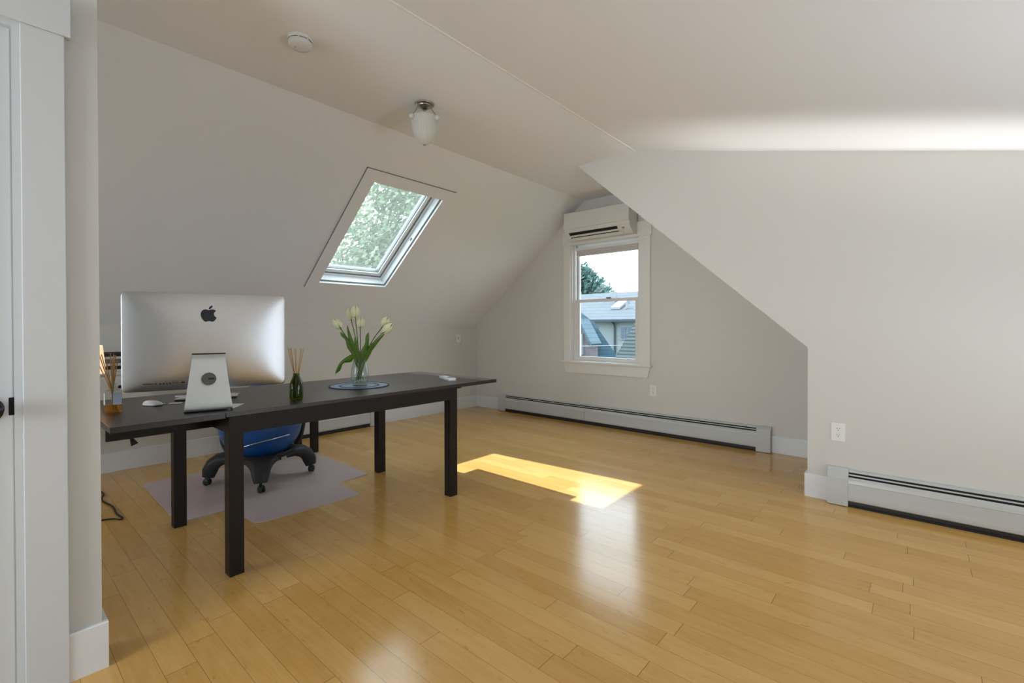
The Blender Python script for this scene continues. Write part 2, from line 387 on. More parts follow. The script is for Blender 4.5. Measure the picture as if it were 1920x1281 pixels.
# flat ceiling and dormer ceiling
struct(MB().box(xC1 - 0.01, xS, yB - 0.1, yF + 0.14, zC, zC + 0.12).build('ceiling', 'ceil'))
struct(MB().prism([(xS, zC), (xW + 0.15, zd(xW + 0.15)), (xW + 0.15, zd(xW + 0.15) + 0.12), (xS, zC + 0.12)], 'y', yB - 0.1, yD + 0.11).build('ceiling_dormer', 'ceil'))
# left slope with skylight opening
SLen = math.hypot(xC1 - xL, zC - zK); e1 = Vector(((xC1 - xL) / SLen, 0, (zC - zK) / SLen)); n1 = Vector((-e1.z, 0, e1.x))
TS = Matrix(((e1.x, 0, n1.x, xL), (0, 1, 0, 0), (e1.z, 0, n1.z, zK), (0, 0, 0, 1)))   # local: x up the slope, y along room, z outwards
s0, s1, t0, t1 = 0.643, 1.862, 2.152, 2.893
f = MB()
f.box(-0.12, s0, yB - 0.1, yF + 0.14, 0, 0.2, T=TS); f.box(s1, SLen + 0.1, yB - 0.1, yF + 0.14, 0, 0.2, T=TS)
f.box(s0, s1, yB - 0.1, t0, 0, 0.2, T=TS); f.box(s0, s1, t1, yF + 0.14, 0, 0.2, T=TS)
struct(f.build('ceiling_left_slope', 'ceil'))
# door wall on the left of the camera, room end behind the camera, dormer front wall
struct(MB().box(xD - 0.12, xD, yB, yE, 0, zC).build('wall_door', 'doorwall'))
f = MB()
ox0, ox1, oz0, oz1 = -1.98, -0.7, 0.6, 2.0
f.box(xL, -4.1, yB - 0.12, yB, 0, zC); f.box(-4.1, -2.7, yB - 0.12, yB, 0, 0.8); f.box(-4.1, -2.7, yB - 0.12, yB, 2.0, zC); f.box(-2.7, ox0, yB - 0.12, yB, 0, zC); f.box(ox1, xW, yB - 0.12, yB, 0, zC); f.box(ox0, ox1, yB - 0.12, yB, 0, oz0); f.box(ox0, ox1, yB - 0.12, yB, oz1, zC)  # unseen window openings, added to light the room
struct(f.build('wall_back', 'wall'))
f = MB()
f.box(xW, xW + 0.12, yB, 2.2, 0, 1.76); f.box(xW, xW + 0.12, 3.66, yD, 0, 1.76); f.box(xW, xW + 0.12, 2.2, 3.66, 0, 0.78); f.box(xW, xW + 0.12, 2.2, 3.66, 1.32, 1.76)  # unseen dormer opening, stretched to pass the added spot
struct(f.build('wall_dormer', 'wall'))

# ceiling bead along the seam
struct(MB().prism([(xS - 0.012, zC), (xS + 0.010, zC - 0.001), (xS + 0.006, zC - 0.006), (xS - 0.008, zC - 0.006)], 'y', yB, yD).build('trim_1', 'bead'))

# baseboards
BH, BT = 0.155, 0.015
def base_profile(a, sgn): return [(a, 0), (a + sgn * BT, 0), (a + sgn * BT, BH - 0.004), (a + sgn * (BT - 0.004), BH), (a, BH)]
o = MB(); o.prism(base_profile(xL, 1), 'y', yB, yF - BT); struct(o.build('baseboard_left', 'trim'))
o = MB(); o.prism(base_profile(yF, -1), 'x', xL, -4.345); o.prism(base_profile(yF, -1), 'x', -1.008, xR); struct(o.build('baseboard_far', 'trim'))
o = MB(); o.prism(base_profile(yD, -1), 'x', xR - BT, -0.449); o.box(xR - BT, xR, yD, yF - BT, 0, BH); struct(o.build('baseboard_right', 'trim'))
o = MB(); o.prism(base_profile(xD, 1), 'y', 0.188, yE + BT); o.box(xD - 0.13, xD, yE, yE + BT, 0, BH, bev=0.002); struct(o.build('baseboard_door', 'trim'))

# ------------------------------------------------------------------ door
d = struct_empty('door_1', (xD, 0, 0))
o = MB(); o.box(0, 0.020, 0.094, 0.192, 0, 2.075, bev=0.002); o.box(0, 0.020, -0.96, -0.862, 0, 2.075, bev=0.002); o.box(0, 0.026, -0.975, 0.207, 2.075, 2.197, bev=0.002)
o.build('casing', 'doorp', d)
o = MB(); o.box(-0.09, 0.012, 0.076, 0.094, 0, 2.075); o.box(-0.09, 0.012, -0.862, -0.844, 0, 2.075); o.box(-0.09, 0.012, -0.844, 0.076, 2.057, 2.075)
o.build('jamb', 'doorp', d)
o = MB(); o.box(-0.035, 0.002, -0.840, 0.073, 0.008, 2.052, bev=0.0015)
o.build('door_panel', 'doorp', d)
o = MB().lathe([(0.0, 0.0), (0.034, 0.0), (0.034, 0.006), (0.014, 0.010), (0.011, 0.030), (0.022, 0.036), (0.031, 0.050), (0.031, 0.062), (0.022, 0.072), (0.0, 0.075)], 28, T=Matrix.Translation((0.0, 0.022, 0.905)) @ Matrix.Rotation(R(90), 4, 'Y'), cap=False)
o.build('knob', 'knob', d, 40)['label'] = 'dark bronze round knob'
MB().box(-0.002, 0.0035, 0.064, 0.0925, 0.882, 0.936, bev=0.001).build('latch_plate', 'knob', d)['label'] = 'dark bronze latch plate'

# ------------------------------------------------------------------ far window
wd = struct_empty('window_1', (-2.75, yF, 0))
def WX(x): return x + 2.75
o = MB(); o.box(WX(-3.29), WX(-3.20), -0.020, 0, 0.73, 2.13, bev=0.002); o.box(WX(-2.302), WX(-2.175), -0.020, 0, 0.73, 2.13, bev=0.002)
o.build('side_casing', 'trimwarm', wd)
MB().box(WX(-3.305), WX(-2.160), -0.024, 0, 2.125, 2.285, bev=0.002).build('head_casing', 'trimwarm', wd)
MB().box(WX(-3.318), WX(-2.155), -0.045, 0.03, 0.710, 0.732, bev=0.003).build('window_sill', 'trimwarm', wd)
o = MB(); o.prism([(WX(-3.290), 0.708), (WX(-2.178), 0.708), (WX(-2.205), 0.590), (WX(-3.265), 0.590)], 'y', -0.018, 0, bev=0.001); o.build('apron', 'trimwarm', wd)
# jamb liner
o = MB(); o.box(WX(wx0), WX(wx0) + 0.02, 0, 0.14, 0.73, 2.16); o.box(WX(wx1) - 0.02, WX(wx1), 0, 0.14, 0.73, 2.16); o.box(WX(wx0), WX(wx1), 0, 0.14, 2.13, 2.16); o.box(WX(wx0), WX(wx1), 0.03, 0.14, 0.728, 0.745)
o.box(WX(wx0) + 0.02, WX(wx0) + 0.034, 0.062, 0.075, 0.745, 2.13); o.box(WX(wx0) + 0.02, WX(wx0) + 0.05, 0.03, 0.05, 0.745, 2.13); o.box(WX(wx1) - 0.034, WX(wx1) - 0.02, 0.062, 0.075, 0.745, 2.13)
o.build('frame', 'vinyl', wd)
o = MB(); o.box(WX(wx0) + 0.034, WX(wx0) + 0.040, 0.070, 0.10, 1.46, 2.13); o.build('balance_track', 'gasket_shadow', wd)
def sash(name, x0, x1, z0, z1, y0, y1, st, rb, rt):
    o = MB(); o.box(x0, x0 + st, y0, y1, z0, z1, bev=0.002); o.box(x1 - st, x1, y0, y1, z0, z1, bev=0.002)
    o.box(x0 + st - .001, x1 - st + .001, y0, y1, z0, z0 + rb, bev=0.002); o.box(x0 + st - .001, x1 - st + .001, y0, y1, z1 - rt, z1, bev=0.002)
    s = o.build(name, 'vinyl', wd)
    MB().box(x0 + st - .004, x1 - st + .004, (y0 + y1) / 2 - .002, (y0 + y1) / 2 + .002, z0 + rb - .004, z1 - rt + .004).build('pane', 'pane', s)
    return s
sash('lower_sash', WX(-3.145), WX(-2.322), 0.746, 1.470, 0.035, 0.062, 0.050, 0.042, 0.034)
sash('upper_sash', WX(-3.165), WX(-2.322), 1.440, 2.13, 0.078, 0.105, 0.040, 0.036, 0.040)
MB().box(WX(-2.735), WX(-2.675), 0.030, 0.050, 1.470, 1.484, bev=0.003).build('sash_lock', 'port', wd)
MB().box(WX(-3.180), WX(-2.322), 0.005, 0.030, 1.995, 2.075, bev=0.002)
bl = thing('window_blind', 'raised cream roller blind rolled up at the top of the far window', 'blind', (-2.75, yF + 0.018, 2.03))
o = MB()
for k in range(5): o.box(WX(-3.125), WX(-2.325), -0.014 + 0.002 * (k % 2), 0.012, -0.032 + k * 0.011, -0.022 + k * 0.011, bev=0.002)
o.build('blind_stack', 'blind', bl)
MB().box(WX(-3.135), WX(-2.322), -0.017, 0.014, 0.026, 0.060, bev=0.002).build('head_rail', 'vinyl', bl)
MB().box(WX(-3.120), WX(-2.328), -0.016, 0.010, -0.043, -0.034, bev=0.002).build('bottom_rail', 'vinyl', bl)

# ------------------------------------------------------------------ skylight
sk = struct_empty('window_2')
sk.matrix_world = TS @ Matrix.Translation(((s0 + s1) / 2, (t0 + t1) / 2, 0))
hs, ht = (s1 - s0) / 2, (t1 - t0) / 2
o = MB(); cw = 0.107
o.box(-hs - 0.075, -hs, -ht - cw, ht + 0.09, -0.012, 0, bev=0.001); o.box(hs, hs + cw, -ht - cw, ht + 0.09, -0.012, 0, bev=0.001)
o.box(-hs, hs, -ht - cw, -ht, -0.012, 0, bev=0.001); o.box(-hs, hs, ht, ht + 0.09, -0.012, 0, bev=0.001)
o.build('casing', 'casing', sk)
o = MB(); g = 0.004
o.box(-hs, -hs + g, -ht, ht, -0.012, 0.18); o.box(hs - g, hs, -ht, ht, -0.012, 0.18); o.box(-hs, hs, -ht, -ht + g, -0.012, 0.18); o.box(-hs, hs, ht - g, ht, -0.012, 0.18)
o.build('well_lining', 'sky_white', sk)
def rectframe(a, b, wd_, z0, z1, m, nm, bev=0.0015):
    o = MB(); o.box(-a, -a + wd_, -b, b, z0, z1, bev=bev); o.box(a - wd_, a, -b, b, z0, z1, bev=bev); o.box(-a + wd_, a - wd_, -b, -b + wd_, z0, z1, bev=bev); o.box(-a + wd_, a - wd_, b - wd_, b, z0, z1, bev=bev)
    return o.build(nm, m, sk)
rectframe(hs - g, ht - g, 0.012, 0.012, 0.022, 'gasket_shadow', 'shadow_line')
rectframe(hs - g, ht - g, 0.022, 0.098, 0.18, 'sky_white', 'frame')
rectframe(hs - 0.026, ht - 0.026, 0.008, 0.105, 0.18, 'gasket_shadow', 'seal')
rectframe(hs - 0.033, ht - 0.033, 0.040, 0.115, 0.18, 'sky_white', 'sash')
rectframe(hs - 0.073, ht - 0.073, 0.006, 0.130, 0.18, 'gasket_shadow', 'glazing_bead')
MB().box(-hs + 0.076, hs - 0.076, -ht + 0.076, ht - 0.076, 0.150, 0.156).build('pane', 'skypane', sk)
o = MB(); o.box(-hs - 0.078, hs + cw + 0.003, -ht - cw - 0.004, -ht - cw, -0.009, 0); o.box(hs + cw, hs + cw + 0.004, -ht - cw, ht + 0.09, -0.009, 0)  # dark strips stand in for the shadow along the casing's left and top edge
o.build('painted_shadow', 'gasket_shadow', sk)
MB().box(0.02, 0.05, ht - g - 0.008, ht - g, 0.05, 0.065, bev=0.002).build('latch', 'gasket_shadow', sk)

# ------------------------------------------------------------------ baseboard heaters (local: wall at y=0, front to -y)
def heater(label, loc, rotz, length, cap0, cap1, joints, h=0.225):
    t = thing('baseboard_heater', label, 'heater', loc, rotz, None)
    a, b = (cap0 - 0.004 if cap0 else 0.0), length - (cap1 - 0.004 if cap1 else 0.0)
    MB().box(a, b, -0.004, 0, 0.02, h).build('back_plate', 'heater', t)
    MB().prism([(-0.002, h), (-0.030, h - 0.003), (-0.034, h - 0.015), (-0.032, h - 0.015), (-0.028, h - 0.005), (-0.002, h - 0.003)], 'x', a, b).build('top_hood', 'heater', t)
    MB().box(a, b, -0.030, -0.005, h - 0.050, h - 0.006).build('inner_cavity', 'dark', t)
    MB().box(a, b, -0.050, -0.005, 0.012, h - 0.052).build('fin_element', 'fin', t)
    MB().prism([(-0.040, h - 0.0275), (-0.034, h - 0.0265), (-0.034, h - 0.0330), (-0.041, h - 0.0335)], 'x', a, b).build('damper', 'heater', t)
    prof = [(-0.047, h - 0.044), (-0.056, h - 0.050), (-0.062, h - 0.062), (-0.066, h - 0.078), (-0.0662, h - 0.080), (-0.0645, h - 0.082), (-0.0690, 0.080), (-0.0700, 0.078), (-0.0712, 0.060), (-0.070, 0.044), (-0.064, 0.038)]
    edges = [a] + list(joints) + [b]
    for i in range(len(edges) - 1):
        u0 = edges[i] + (0.0015 if i else 0); u1 = edges[i + 1] - 0.0015 if i < len(edges) - 2 else edges[i + 1]
        poly = prof + [(p[0] + 0.002, p[1] - 0.0005) for p in prof[::-1]]
        MB().prism(poly, 'x', u0, u1).build('front_panel', 'heater', t)
    MB().box(a, b, -0.060, -0.008, 0.0, 0.012).build('floor_channel', 'dark', t)
    for c, x0 in ((cap0, 0.0), (cap1, length - cap1 if cap1 else 0)):
        if not c: continue
        pr = [(0, 0.004), (0, h + 0.006), (-0.030, h + 0.004), (-0.056, h - 0.018), (-0.070, h - 0.054), (-0.070, h - 0.058), (-0.074, 0.090), (-0.074, 0.004)]
        MB().prism(pr, 'x', x0, x0 + c, bev=0.0008).build('end_cap', 'heater', t)
    return t
heater('long pale grey baseboard heater under the far window', (-4.342, yF - 0.0, 0), 0, 3.332, 0.118, 0.118, [1.374], 0.226)
heater('pale grey baseboard heater against the right-hand wall below the white outlet', (-0.449, yD, 0), 0, 2.15, 0.110, 0.11, [1.3], 0.229)
heater('pale grey baseboard heater low on the left knee wall behind the desk', (xL + BT, 1.45, 0), R(90), 1.62, 0.1, 0.1, [], 0.222)

# ------------------------------------------------------------------ outlets
def outlet(label, loc, rotz, jack=False, vertical=True):
    t = thing('wall_outlet', label, 'outlet', loc, rotz)
    MB().box(-0.039, 0.039, -0.006, 0, -0.0585, 0.0585, bev=0.002).build('cover_plate', 'plate', t)
    if jack:
        p = MB().box(-0.013, 0.013, -0.008, -0.005, -0.022, 0.022, bev=0.002).build('jack_insert', 'plate', t)
        MB().box(-0.007, 0.007, -0.0086, -0.0075, 0.004, 0.014).box(-0.007, 0.007, -0.0086, -0.0075, -0.014, -0.004).build('slot', 'slot', p)
        return t
    for z in (0.0195, -0.0195):
        s = MB().lathe([(0.0165, 0), (0.0165, 0.0018)], 24, T=Matrix.Translation((0, -0.0055, z)) @ Matrix.Rotation(R(90), 4, 'X')).build('receptacle', 'plate', t)
        o = MB(); o.box(-0.0075, -0.0050, -0.0080, -0.0070, z + 0.000, z + 0.009); o.box(0.0050, 0.0075, -0.0080, -0.0070, z + 0.001, z + 0.008)
        o.lathe([(0.0026, 0), (0.0026, 0.001)], 12, T=Matrix.Translation((0, -0.0070, z - 0.007)) @ Matrix.Rotation(R(90), 4, 'X')); o.build('slot', 'slot', s)
    MB().lathe([(0.0028, 0), (0.002, 0.0012)], 12, T=Matrix.Translation((0, -0.006, 0)) @ Matrix.Rotation(R(90), 4, 'X')).build('screw', 'plate', t)
    return t
outlet('white duplex outlet on the right-hand wall above the baseboard heater', (-0.398, yD, 0.456), 0)
outlet('small beige outlet on the far wall below the window corner', (-2.145, yF, 0.460), 0)
outlet('small wall jack plate high on the left knee wall near the corner', (xL, 4.40, 0.985), R(90), jack=True)

# ------------------------------------------------------------------ air conditioner (mini split)
ac = thing('air_conditioner', 'white wall-mounted air conditioner above the far window', 'air conditioner', (-2.737, yF - 0.024, 2.155))
wa = 0.415
body = [(0, 0), (0, 0.315), (-0.165, 0.318), (-0.178, 0.312), (-0.186, 0.12), (-0.180, 0.092), (-0.150, 0.045), (-0.105, 0.010), (-0.080, 0.0)]
MB().prism(body, 'x', -wa + 0.012, wa - 0.012, bev=0.001).build('body', 'acw', ac)
for x0, x1 in ((-wa, -wa + 0.013), (wa - 0.013, wa)):
    MB().prism([(p[0] * 1.012, p[1]) for p in body], 'x', x0, x1, bev=0.003).build('side_cover', 'acw', ac)
MB().prism([(-0.176, 0.314), (-0.190, 0.306), (-0.199, 0.125), (-0.188, 0.120)], 'x', -wa, wa, bev=0.002).build('front_panel', 'acw', ac)
def on_vent(u): a, b = Vector((-0.1805, 0.090)), Vector((-0.1045, 0.008)); return a + (b - a) * u
def ventstrip(x0, x1, u0, u1, out, th=0.004):
    a, b = on_vent(u0), on_vent(u1); n = Vector((-(b - a).y, (b - a).x)); n = Vector((-abs(n.x), -abs(n.y))).normalized()
    return [(a.x + n.x * out, a.y + n.y * out), (b.x + n.x * out, b.y + n.y * out), (b.x + n.x * (out + th), b.y + n.y * (out + th)), (a.x + n.x * (out + th), a.y + n.y * (out + th))]
MB().prism(ventstrip(0, 0, 0.10, 0.80, 0.004, 0.003), 'x', -wa + 0.06, wa - 0.15).build('air_outlet', 'dark', ac)
MB().prism(ventstrip(0, 0, 0.40, 0.60, 0.010, 0.003), 'x', -wa + 0.065, wa - 0.14).build('louver', 'acw', ac)
MB().prism(ventstrip(0, 0, 0.72, 1.02, 0.009, 0.004), 'x', -wa + 0.075, wa - 0.10).build('louver', 'acw', ac)
MB().prism(ventstrip(0, 0, 0.30, 0.55, 0.0055, 0.002), 'x', wa - 0.10, wa - 0.07).build('display_window', 'gasket_shadow', ac)
MB().box(-0.11, -0.03, -0.1975, -0.1935, 0.150, 0.156).build('name_badge', 'nickel', ac)

# ------------------------------------------------------------------ smoke detector and ceiling light
sd = thing('smoke_detector', 'round white smoke detector on the flat ceiling', 'smoke detector', (-2.425, 1.115, zC))
MB().lathe([(0.0, 0), (0.060, 0), (0.060, -0.010), (0.057, -0.014)], 48, cap=False).build('base', 'whitep', sd, 40)
MB().lathe([(0.052, -0.012), (0.052, -0.022)], 48, cap=False).build('vent_gap', 'dark', sd, 40)
MB().lathe([(0.057, -0.018), (0.059, -0.022), (0.058, -0.036), (0.050, -0.044), (0.020, -0.047), (0.0, -0.047)], 48, cap=False).build('cover', 'whitep', sd, 40)
o = MB()
for k in range(8):
    a = R(45 * k + 12); o.box(-0.004, 0.004, -0.0015, 0.0015, -0.022, -0.012, T=Matrix.Rotation(a, 4, 'Z') @ Matrix.Translation((0.0575, 0, 0)) @ Matrix.Rotation(R(90), 4, 'Z'))
o.lathe([(0.059, -0.012), (0.059, -0.016)], 48, cap=False); o.build('vent_rib', 'whitep', sd)
MB().lathe([(0.007, -0.046), (0.007, -0.049)], 16, T=Matrix.Translation((0.018, -0.008, 0))).build('test_button', 'plate', sd)
MB().lathe([(0.003, -0.046), (0.003, -0.048)], 12, T=Matrix.Translation((-0.012, -0.022, 0))).build('indicator', 'gasket_shadow', sd)

cl = thing('ceiling_light', 'semi-flush ceiling light with frosted glass bowl and nickel canopy', 'ceiling light', (-2.506, 1.986, zC))
MB().lathe([(0.0, 0), (0.060, 0), (0.064, -0.004), (0.060, -0.010), (0.048, -0.014), (0.046, -0.020), (0.034, -0.024), (0.026, -0.034), (0.014, -0.040), (0.0, -0.041)], 40, cap=False).build('canopy', 'nickel', cl, 35)
MB().lathe([(0.006, -0.036), (0.006, -0.100)], 16).build('stem', 'nickel', cl, 40)
for k in range(3):
    a = R(20 + 120 * k); c, s = math.cos(a), math.sin(a)
    MB().tube([(0.036 * c, 0.036 * s, -0.018), (0.093 * c, 0.093 * s, -0.100)], 0.0028, 8).build('support_rod', 'nickel', cl, 60)
prof = [(0.000, -0.274), (0.018, -0.270), (0.045, -0.250), (0.066, -0.218), (0.080, -0.178), (0.086, -0.140), (0.088, -0.112), (0.090, -0.098), (0.084, -0.088), (0.060, -0.082), (0.035, -0.080), (0.033, -0.083), (0.060, -0.086), (0.080, -0.092), (0.084, -0.112), (0.082, -0.140), (0.076, -0.178), (0.060, -0.218), (0.040, -0.246), (0.0, -0.268)]
bowl = MB().lathe(prof, 96, cap=False, flute=1).build('glass_bowl', 'frost', cl)
for k in range(3):
    a = R(20 + 120 * k); c, s = math.cos(a), math.sin(a)
    MB().sphere((0.095 * c, 0.095 * s, -0.108), 0.019, 16, 12, (1, 1, 1)).build('glass_ear', 'frost', cl, 60)
    MB().sphere((0.109 * c, 0.109 * s, -0.108), 0.005, 10, 8).build('thumb_screw', 'nickel', cl, 60)
MB().lathe([(0.0, -0.282), (0.008, -0.278), (0.010, -0.272), (0.0, -0.268)], 16, cap=False).build('finial', 'nickel', cl, 60)

# ------------------------------------------------------------------ desk
ZT = 0.757; dx0, dx1, dy0, dy1 = -3.30, -2.372, 0.745, 2.155
dk = thing('desk', 'long black-brown extending desk with both end leaves pulled out', 'desk', (-2.83, 1.45, 0))
def D(o): return Matrix.Translation((2.83, -1.45, 0))
TD = D(0)
MB().box(dx0, dx1, dy0, dy1, ZT - 0.020, ZT, bev=0.0012, T=TD).build('tabletop', 'desktop', dk)
MB().box(dx0, dx1, 0.340, dy0 - 0.0015, ZT - 0.024, ZT, bev=0.0015, T=TD).build('extension_leaf', 'desktop', dk)
MB().box(dx0, dx1, dy1 + 0.0015, 2.545, ZT - 0.024, ZT, bev=0.0015, T=TD).build('extension_leaf', 'desktop', dk)
lw = 0.062; ax0 = -3.255; ax1 = -2.376
for (x0, y0) in ((ax1 - lw, 0.757), (ax1 - lw, 2.093), (ax0, 0.735), (ax0, 2.070)):
    MB().box(x0, x0 + lw, y0, y0 + lw, 0, ZT - 0.0205, bev=0.0015, T=TD).build('leg', 'desk', dk)
MB().box(ax1 - 0.022, ax1 - 0.001, 0.757 + lw, 2.093, 0.655, ZT - 0.0205, T=TD).build('apron', 'desk', dk)
MB().box(ax0 + 0.001, ax0 + 0.022, 0.735 + lw, 2.070, 0.655, ZT - 0.0205, T=TD).build('apron', 'desk', dk)
MB().box(ax0 + lw, ax1 - lw, 0.765, 0.785, 0.655, ZT - 0.026, T=TD).build('apron', 'desk', dk)
MB().box(ax0 + lw, ax1 - lw, 2.12, 2.14, 0.655, ZT - 0.026, T=TD).build('apron', 'desk', dk)
for x in (-2.62, -3.14):
    MB().box(x, x + 0.02, 0.36, 1.30, 0.660, ZT - 0.0255, T=TD).build('leaf_rail', 'desk', dk)
    MB().box(x + 0.023, x + 0.043, 1.32, 2.38, 0.690, ZT - 0.0255, T=TD).build('leaf_rail', 'desk', dk)
MB().box(-3.16, -2.60, 0.345, 0.360, 0.690, ZT - 0.0255, T=TD)

# ------------------------------------------------------------------ computer
PIV = Vector((-2.576, 0.738, ZT)); AZ = R(-17.6)
im = thing('desktop_computer', 'silver all-in-one computer standing with its back towards the room', 'computer', PIV, AZ)
im['label'] = 'large silver all-in-one computer seen from behind on the desk'
# local: +x = out of the back (towards the viewer), +y = to the viewer's right, z up
W2, Z0, Z1 = 0.3285, 0.098, 0.552; ZM = (Z0 + Z1) / 2; H2 = (Z1 - Z0) / 2
def rr(sx, sz, r, n=8):
    pts = []
    for cx, cz, a0 in ((sx - r, sz - r, 0), (-sx + r, sz - r, 90), (-sx + r, -sz + r, 180), (sx - r, -sz + r, 270)):
        for k in range(n + 1):
            a = R(a0 + 90 * k / n); pts.append((cx + r * math.cos(a), cz + r * math.sin(a)))
    # subdivide straight sides for smooth shading
    out = []
    for i in range(len(pts)):
        p, q = pts[i], pts[(i + 1) % len(pts)]; out.append(p)
        dd = math.hypot(q[0] - p[0], q[1] - p[1]); m_ = int(dd / 0.03)
        for k in range(1, m_): out.append((p[0] + (q[0] - p[0]) * k / m_, p[1] + (q[1] - p[1]) * k / m_))
    return out
def back_depth(s): return 0.006 + 0.046 * (1 - s ** 2.4) ** 0.9
b = bmesh.new(); prev = None
NP_ = 160
def shell_ring(k):      # rounded rectangle that relaxes into an ellipse towards the middle
    n = 2.3 + 34 * k ** 7; out = []
    for i in range(NP_):
        a = 2 * math.pi * i / NP_; c, s_ = math.cos(a), math.sin(a)
        m_ = (abs(c) ** n + abs(s_) ** n) ** (-1 / n); out.append((W2 * k * c * m_, H2 * k * s_ * m_))
    return out
outl = list(range(NP_)); rings = []
SR = [1.0, 1.0, 0.996, 0.985, 0.97, 0.945, 0.91, 0.87, 0.82, 0.76, 0.7, 0.62, 0.54, 0.46, 0.38, 0.3, 0.2, 0.1, 0.04]
for si, s in enumerate(SR):
    x = 0.0 if si == 0 else (0.0045 if s == 1.0 else back_depth(s))
    rings.append([b.verts.new((x, u, ZM + v)) for u, v in shell_ring(s)])
for j in range(len(rings) - 1):
    for i in range(len(outl)): b.faces.new((rings[j][i], rings[j][(i + 1) % len(outl)], rings[j + 1][(i + 1) % len(outl)], rings[j + 1][i]))
b.faces.new(rings[-1]); bmesh.ops.recalc_face_normals(b, faces=list(b.faces))
o = MB(); o._add(b); shell = o.build('back_shell', 'alu', im, 60)
MB().prism(rr(W2 - 0.001, H2 - 0.001, 0.015), 'x', -0.006, 0.0, T=Matrix.Translation((0, 0, ZM))).build('screen', 'screen', im)
def surf(y, z):     # back-shell x at (y, z)
    u, v = abs(y) / W2 + 1e-6, abs(z - ZM) / H2 + 1e-6; lo, hi = 0.0, 1.0
    for _ in range(24):
        k = (lo + hi) / 2; n = 2.3 + 34 * k ** 7
        if (u / k) ** n + (v / k) ** n > 1: lo = k
        else: hi = k
    return back_depth(min(hi, 0.999))
# stand: sheet with tapering width
path = catmull([(0.0500, 0.262), (0.066, 0.235), (0.083, 0.16), (0.100, 0.07), (0.1065, 0.035), (0.1045, 0.013), (0.088, 0.0055), (0.05, 0.0050), (-0.03, 0.0045), (-0.10, 0.0045)], 5)
b = bmesh.new(); TH = 0.0045; A = []; tot = len(path) - 1
for i, p in enumerate(path):
    t = (path[min(i + 1, tot)] - path[max(i - 1, 0)]).normalized(); n = Vector((t.y, -t.x))   # 2D (x,z)
    if i < 3: n = n
    zz = p.y; hw = 0.095 if p.x < 0.095 and zz < 0.02 else (0.0955 - 0.031 * min(1, max(0, (zz - 0.01) / 0.25)))
    q0 = (p.x, zz); q1 = (p.x + n.x * TH, zz + n.y * TH)
    A.append([b.verts.new((q0[0], -hw, q0[1])), b.verts.new((q0[0], hw, q0[1])), b.verts.new((q1[0], hw, q1[1])), b.verts.new((q1[0], -hw, q1[1]))])
for i in range(tot):
    for k in range(4): b.faces.new((A[i][k], A[i][(k + 1) % 4], A[i + 1][(k + 1) % 4], A[i + 1][k]))
b.faces.new(A[0]); b.faces.new(A[-1][::-1]); bmesh.ops.recalc_face_normals(b, faces=list(b.faces))
zmin = min(v.co.z for v in b.verts)
for v in b.verts: v.co.z -= zmin
o = MB(); o._add(b); stand = o.build('stand', 'alu2', im, 35)
# cable hole in the neck
nd = Vector((1, 0, 0.21)).normalized()
HT = Matrix.Translation((0.0895, 0, 0.150)) @ Vector((0, 0, 1)).rotation_difference(nd).to_matrix().to_4x4()
hole = MB().lathe([(0.0, 0.0), (0.030, 0.0), (0.030, 0.002)], 40, T=HT, cap=False).build('cable_hole', 'hole', stand, 40)
MB().lathe([(0.0295, 0.0), (0.0295, 0.0032), (0.0310, 0.0032), (0.0310, 0.0)], 40, T=HT, cap=False).build('hole_rim', 'alu', stand, 40)
MB().box(-0.0045, 0.0035, -0.002, 0.022, 0.0005, 0.0025, T=HT).build('power_socket', 'port', stand)
MB().box(surf(0, 0.272) - 0.004, surf(0, 0.272) + 0.0012, -0.067, 0.067, 0.262, 0.268).build('hinge_slot', 'dark', im)
# logo
PATH = "M12.152 6.896c-.948 0-2.415-1.078-3.96-1.04-2.04.027-3.91 1.183-4.961 3.014-2.117 3.675-.546 9.103 1.519 12.09 1.013 1.454 2.208 3.09 3.792 3.039 1.52-.065 2.09-.987 3.935-.987 1.831 0 2.35.987 3.96.948 1.637-.026 2.676-1.48 3.676-2.948 1.156-1.688 1.636-3.325 1.662-3.415-.039-.013-3.182-1.221-3.22-4.857-.026-3.04 2.48-4.494 2.597-4.559-1.429-2.09-3.623-2.324-4.39-2.376-2-.156-3.675 1.09-4.61 1.09z|M15.53 3.83c.843-1.012 1.4-2.427 1.245-3.83-1.207.052-2.662.805-3.532 1.818-.78.896-1.454 2.338-1.273 3.714 1.338.104 2.715-.688 3.559-1.701z"
import re
def svg(p):
    polys = []
    for sub in p.split('|'):
        head, rest = sub.split('c', 1)
        cur = [float(v) for v in re.findall(r'-?\d*\.?\d+', head)]; pts = [tuple(cur)]
        num = [float(v) for v in re.findall(r'-?\d*\.\d+|-?\d+', rest)]
        for i in range(0, len(num) - 5, 6):
            c = num[i:i + 6]; p0 = cur; p1 = (cur[0] + c[0], cur[1] + c[1]); p2 = (cur[0] + c[2], cur[1] + c[3]); p3 = (cur[0] + c[4], cur[1] + c[5])
            for k in range(1, 7):
                t = k / 6; pts.append(tuple((1 - t) ** 3 * p0[j] + 3 * (1 - t) ** 2 * t * p1[j] + 3 * (1 - t) * t * t * p2[j] + t ** 3 * p3[j] for j in (0, 1)))
            cur = list(p3)
        polys.append(pts)
    return polys
o = MB(); LS = 0.078 / 24
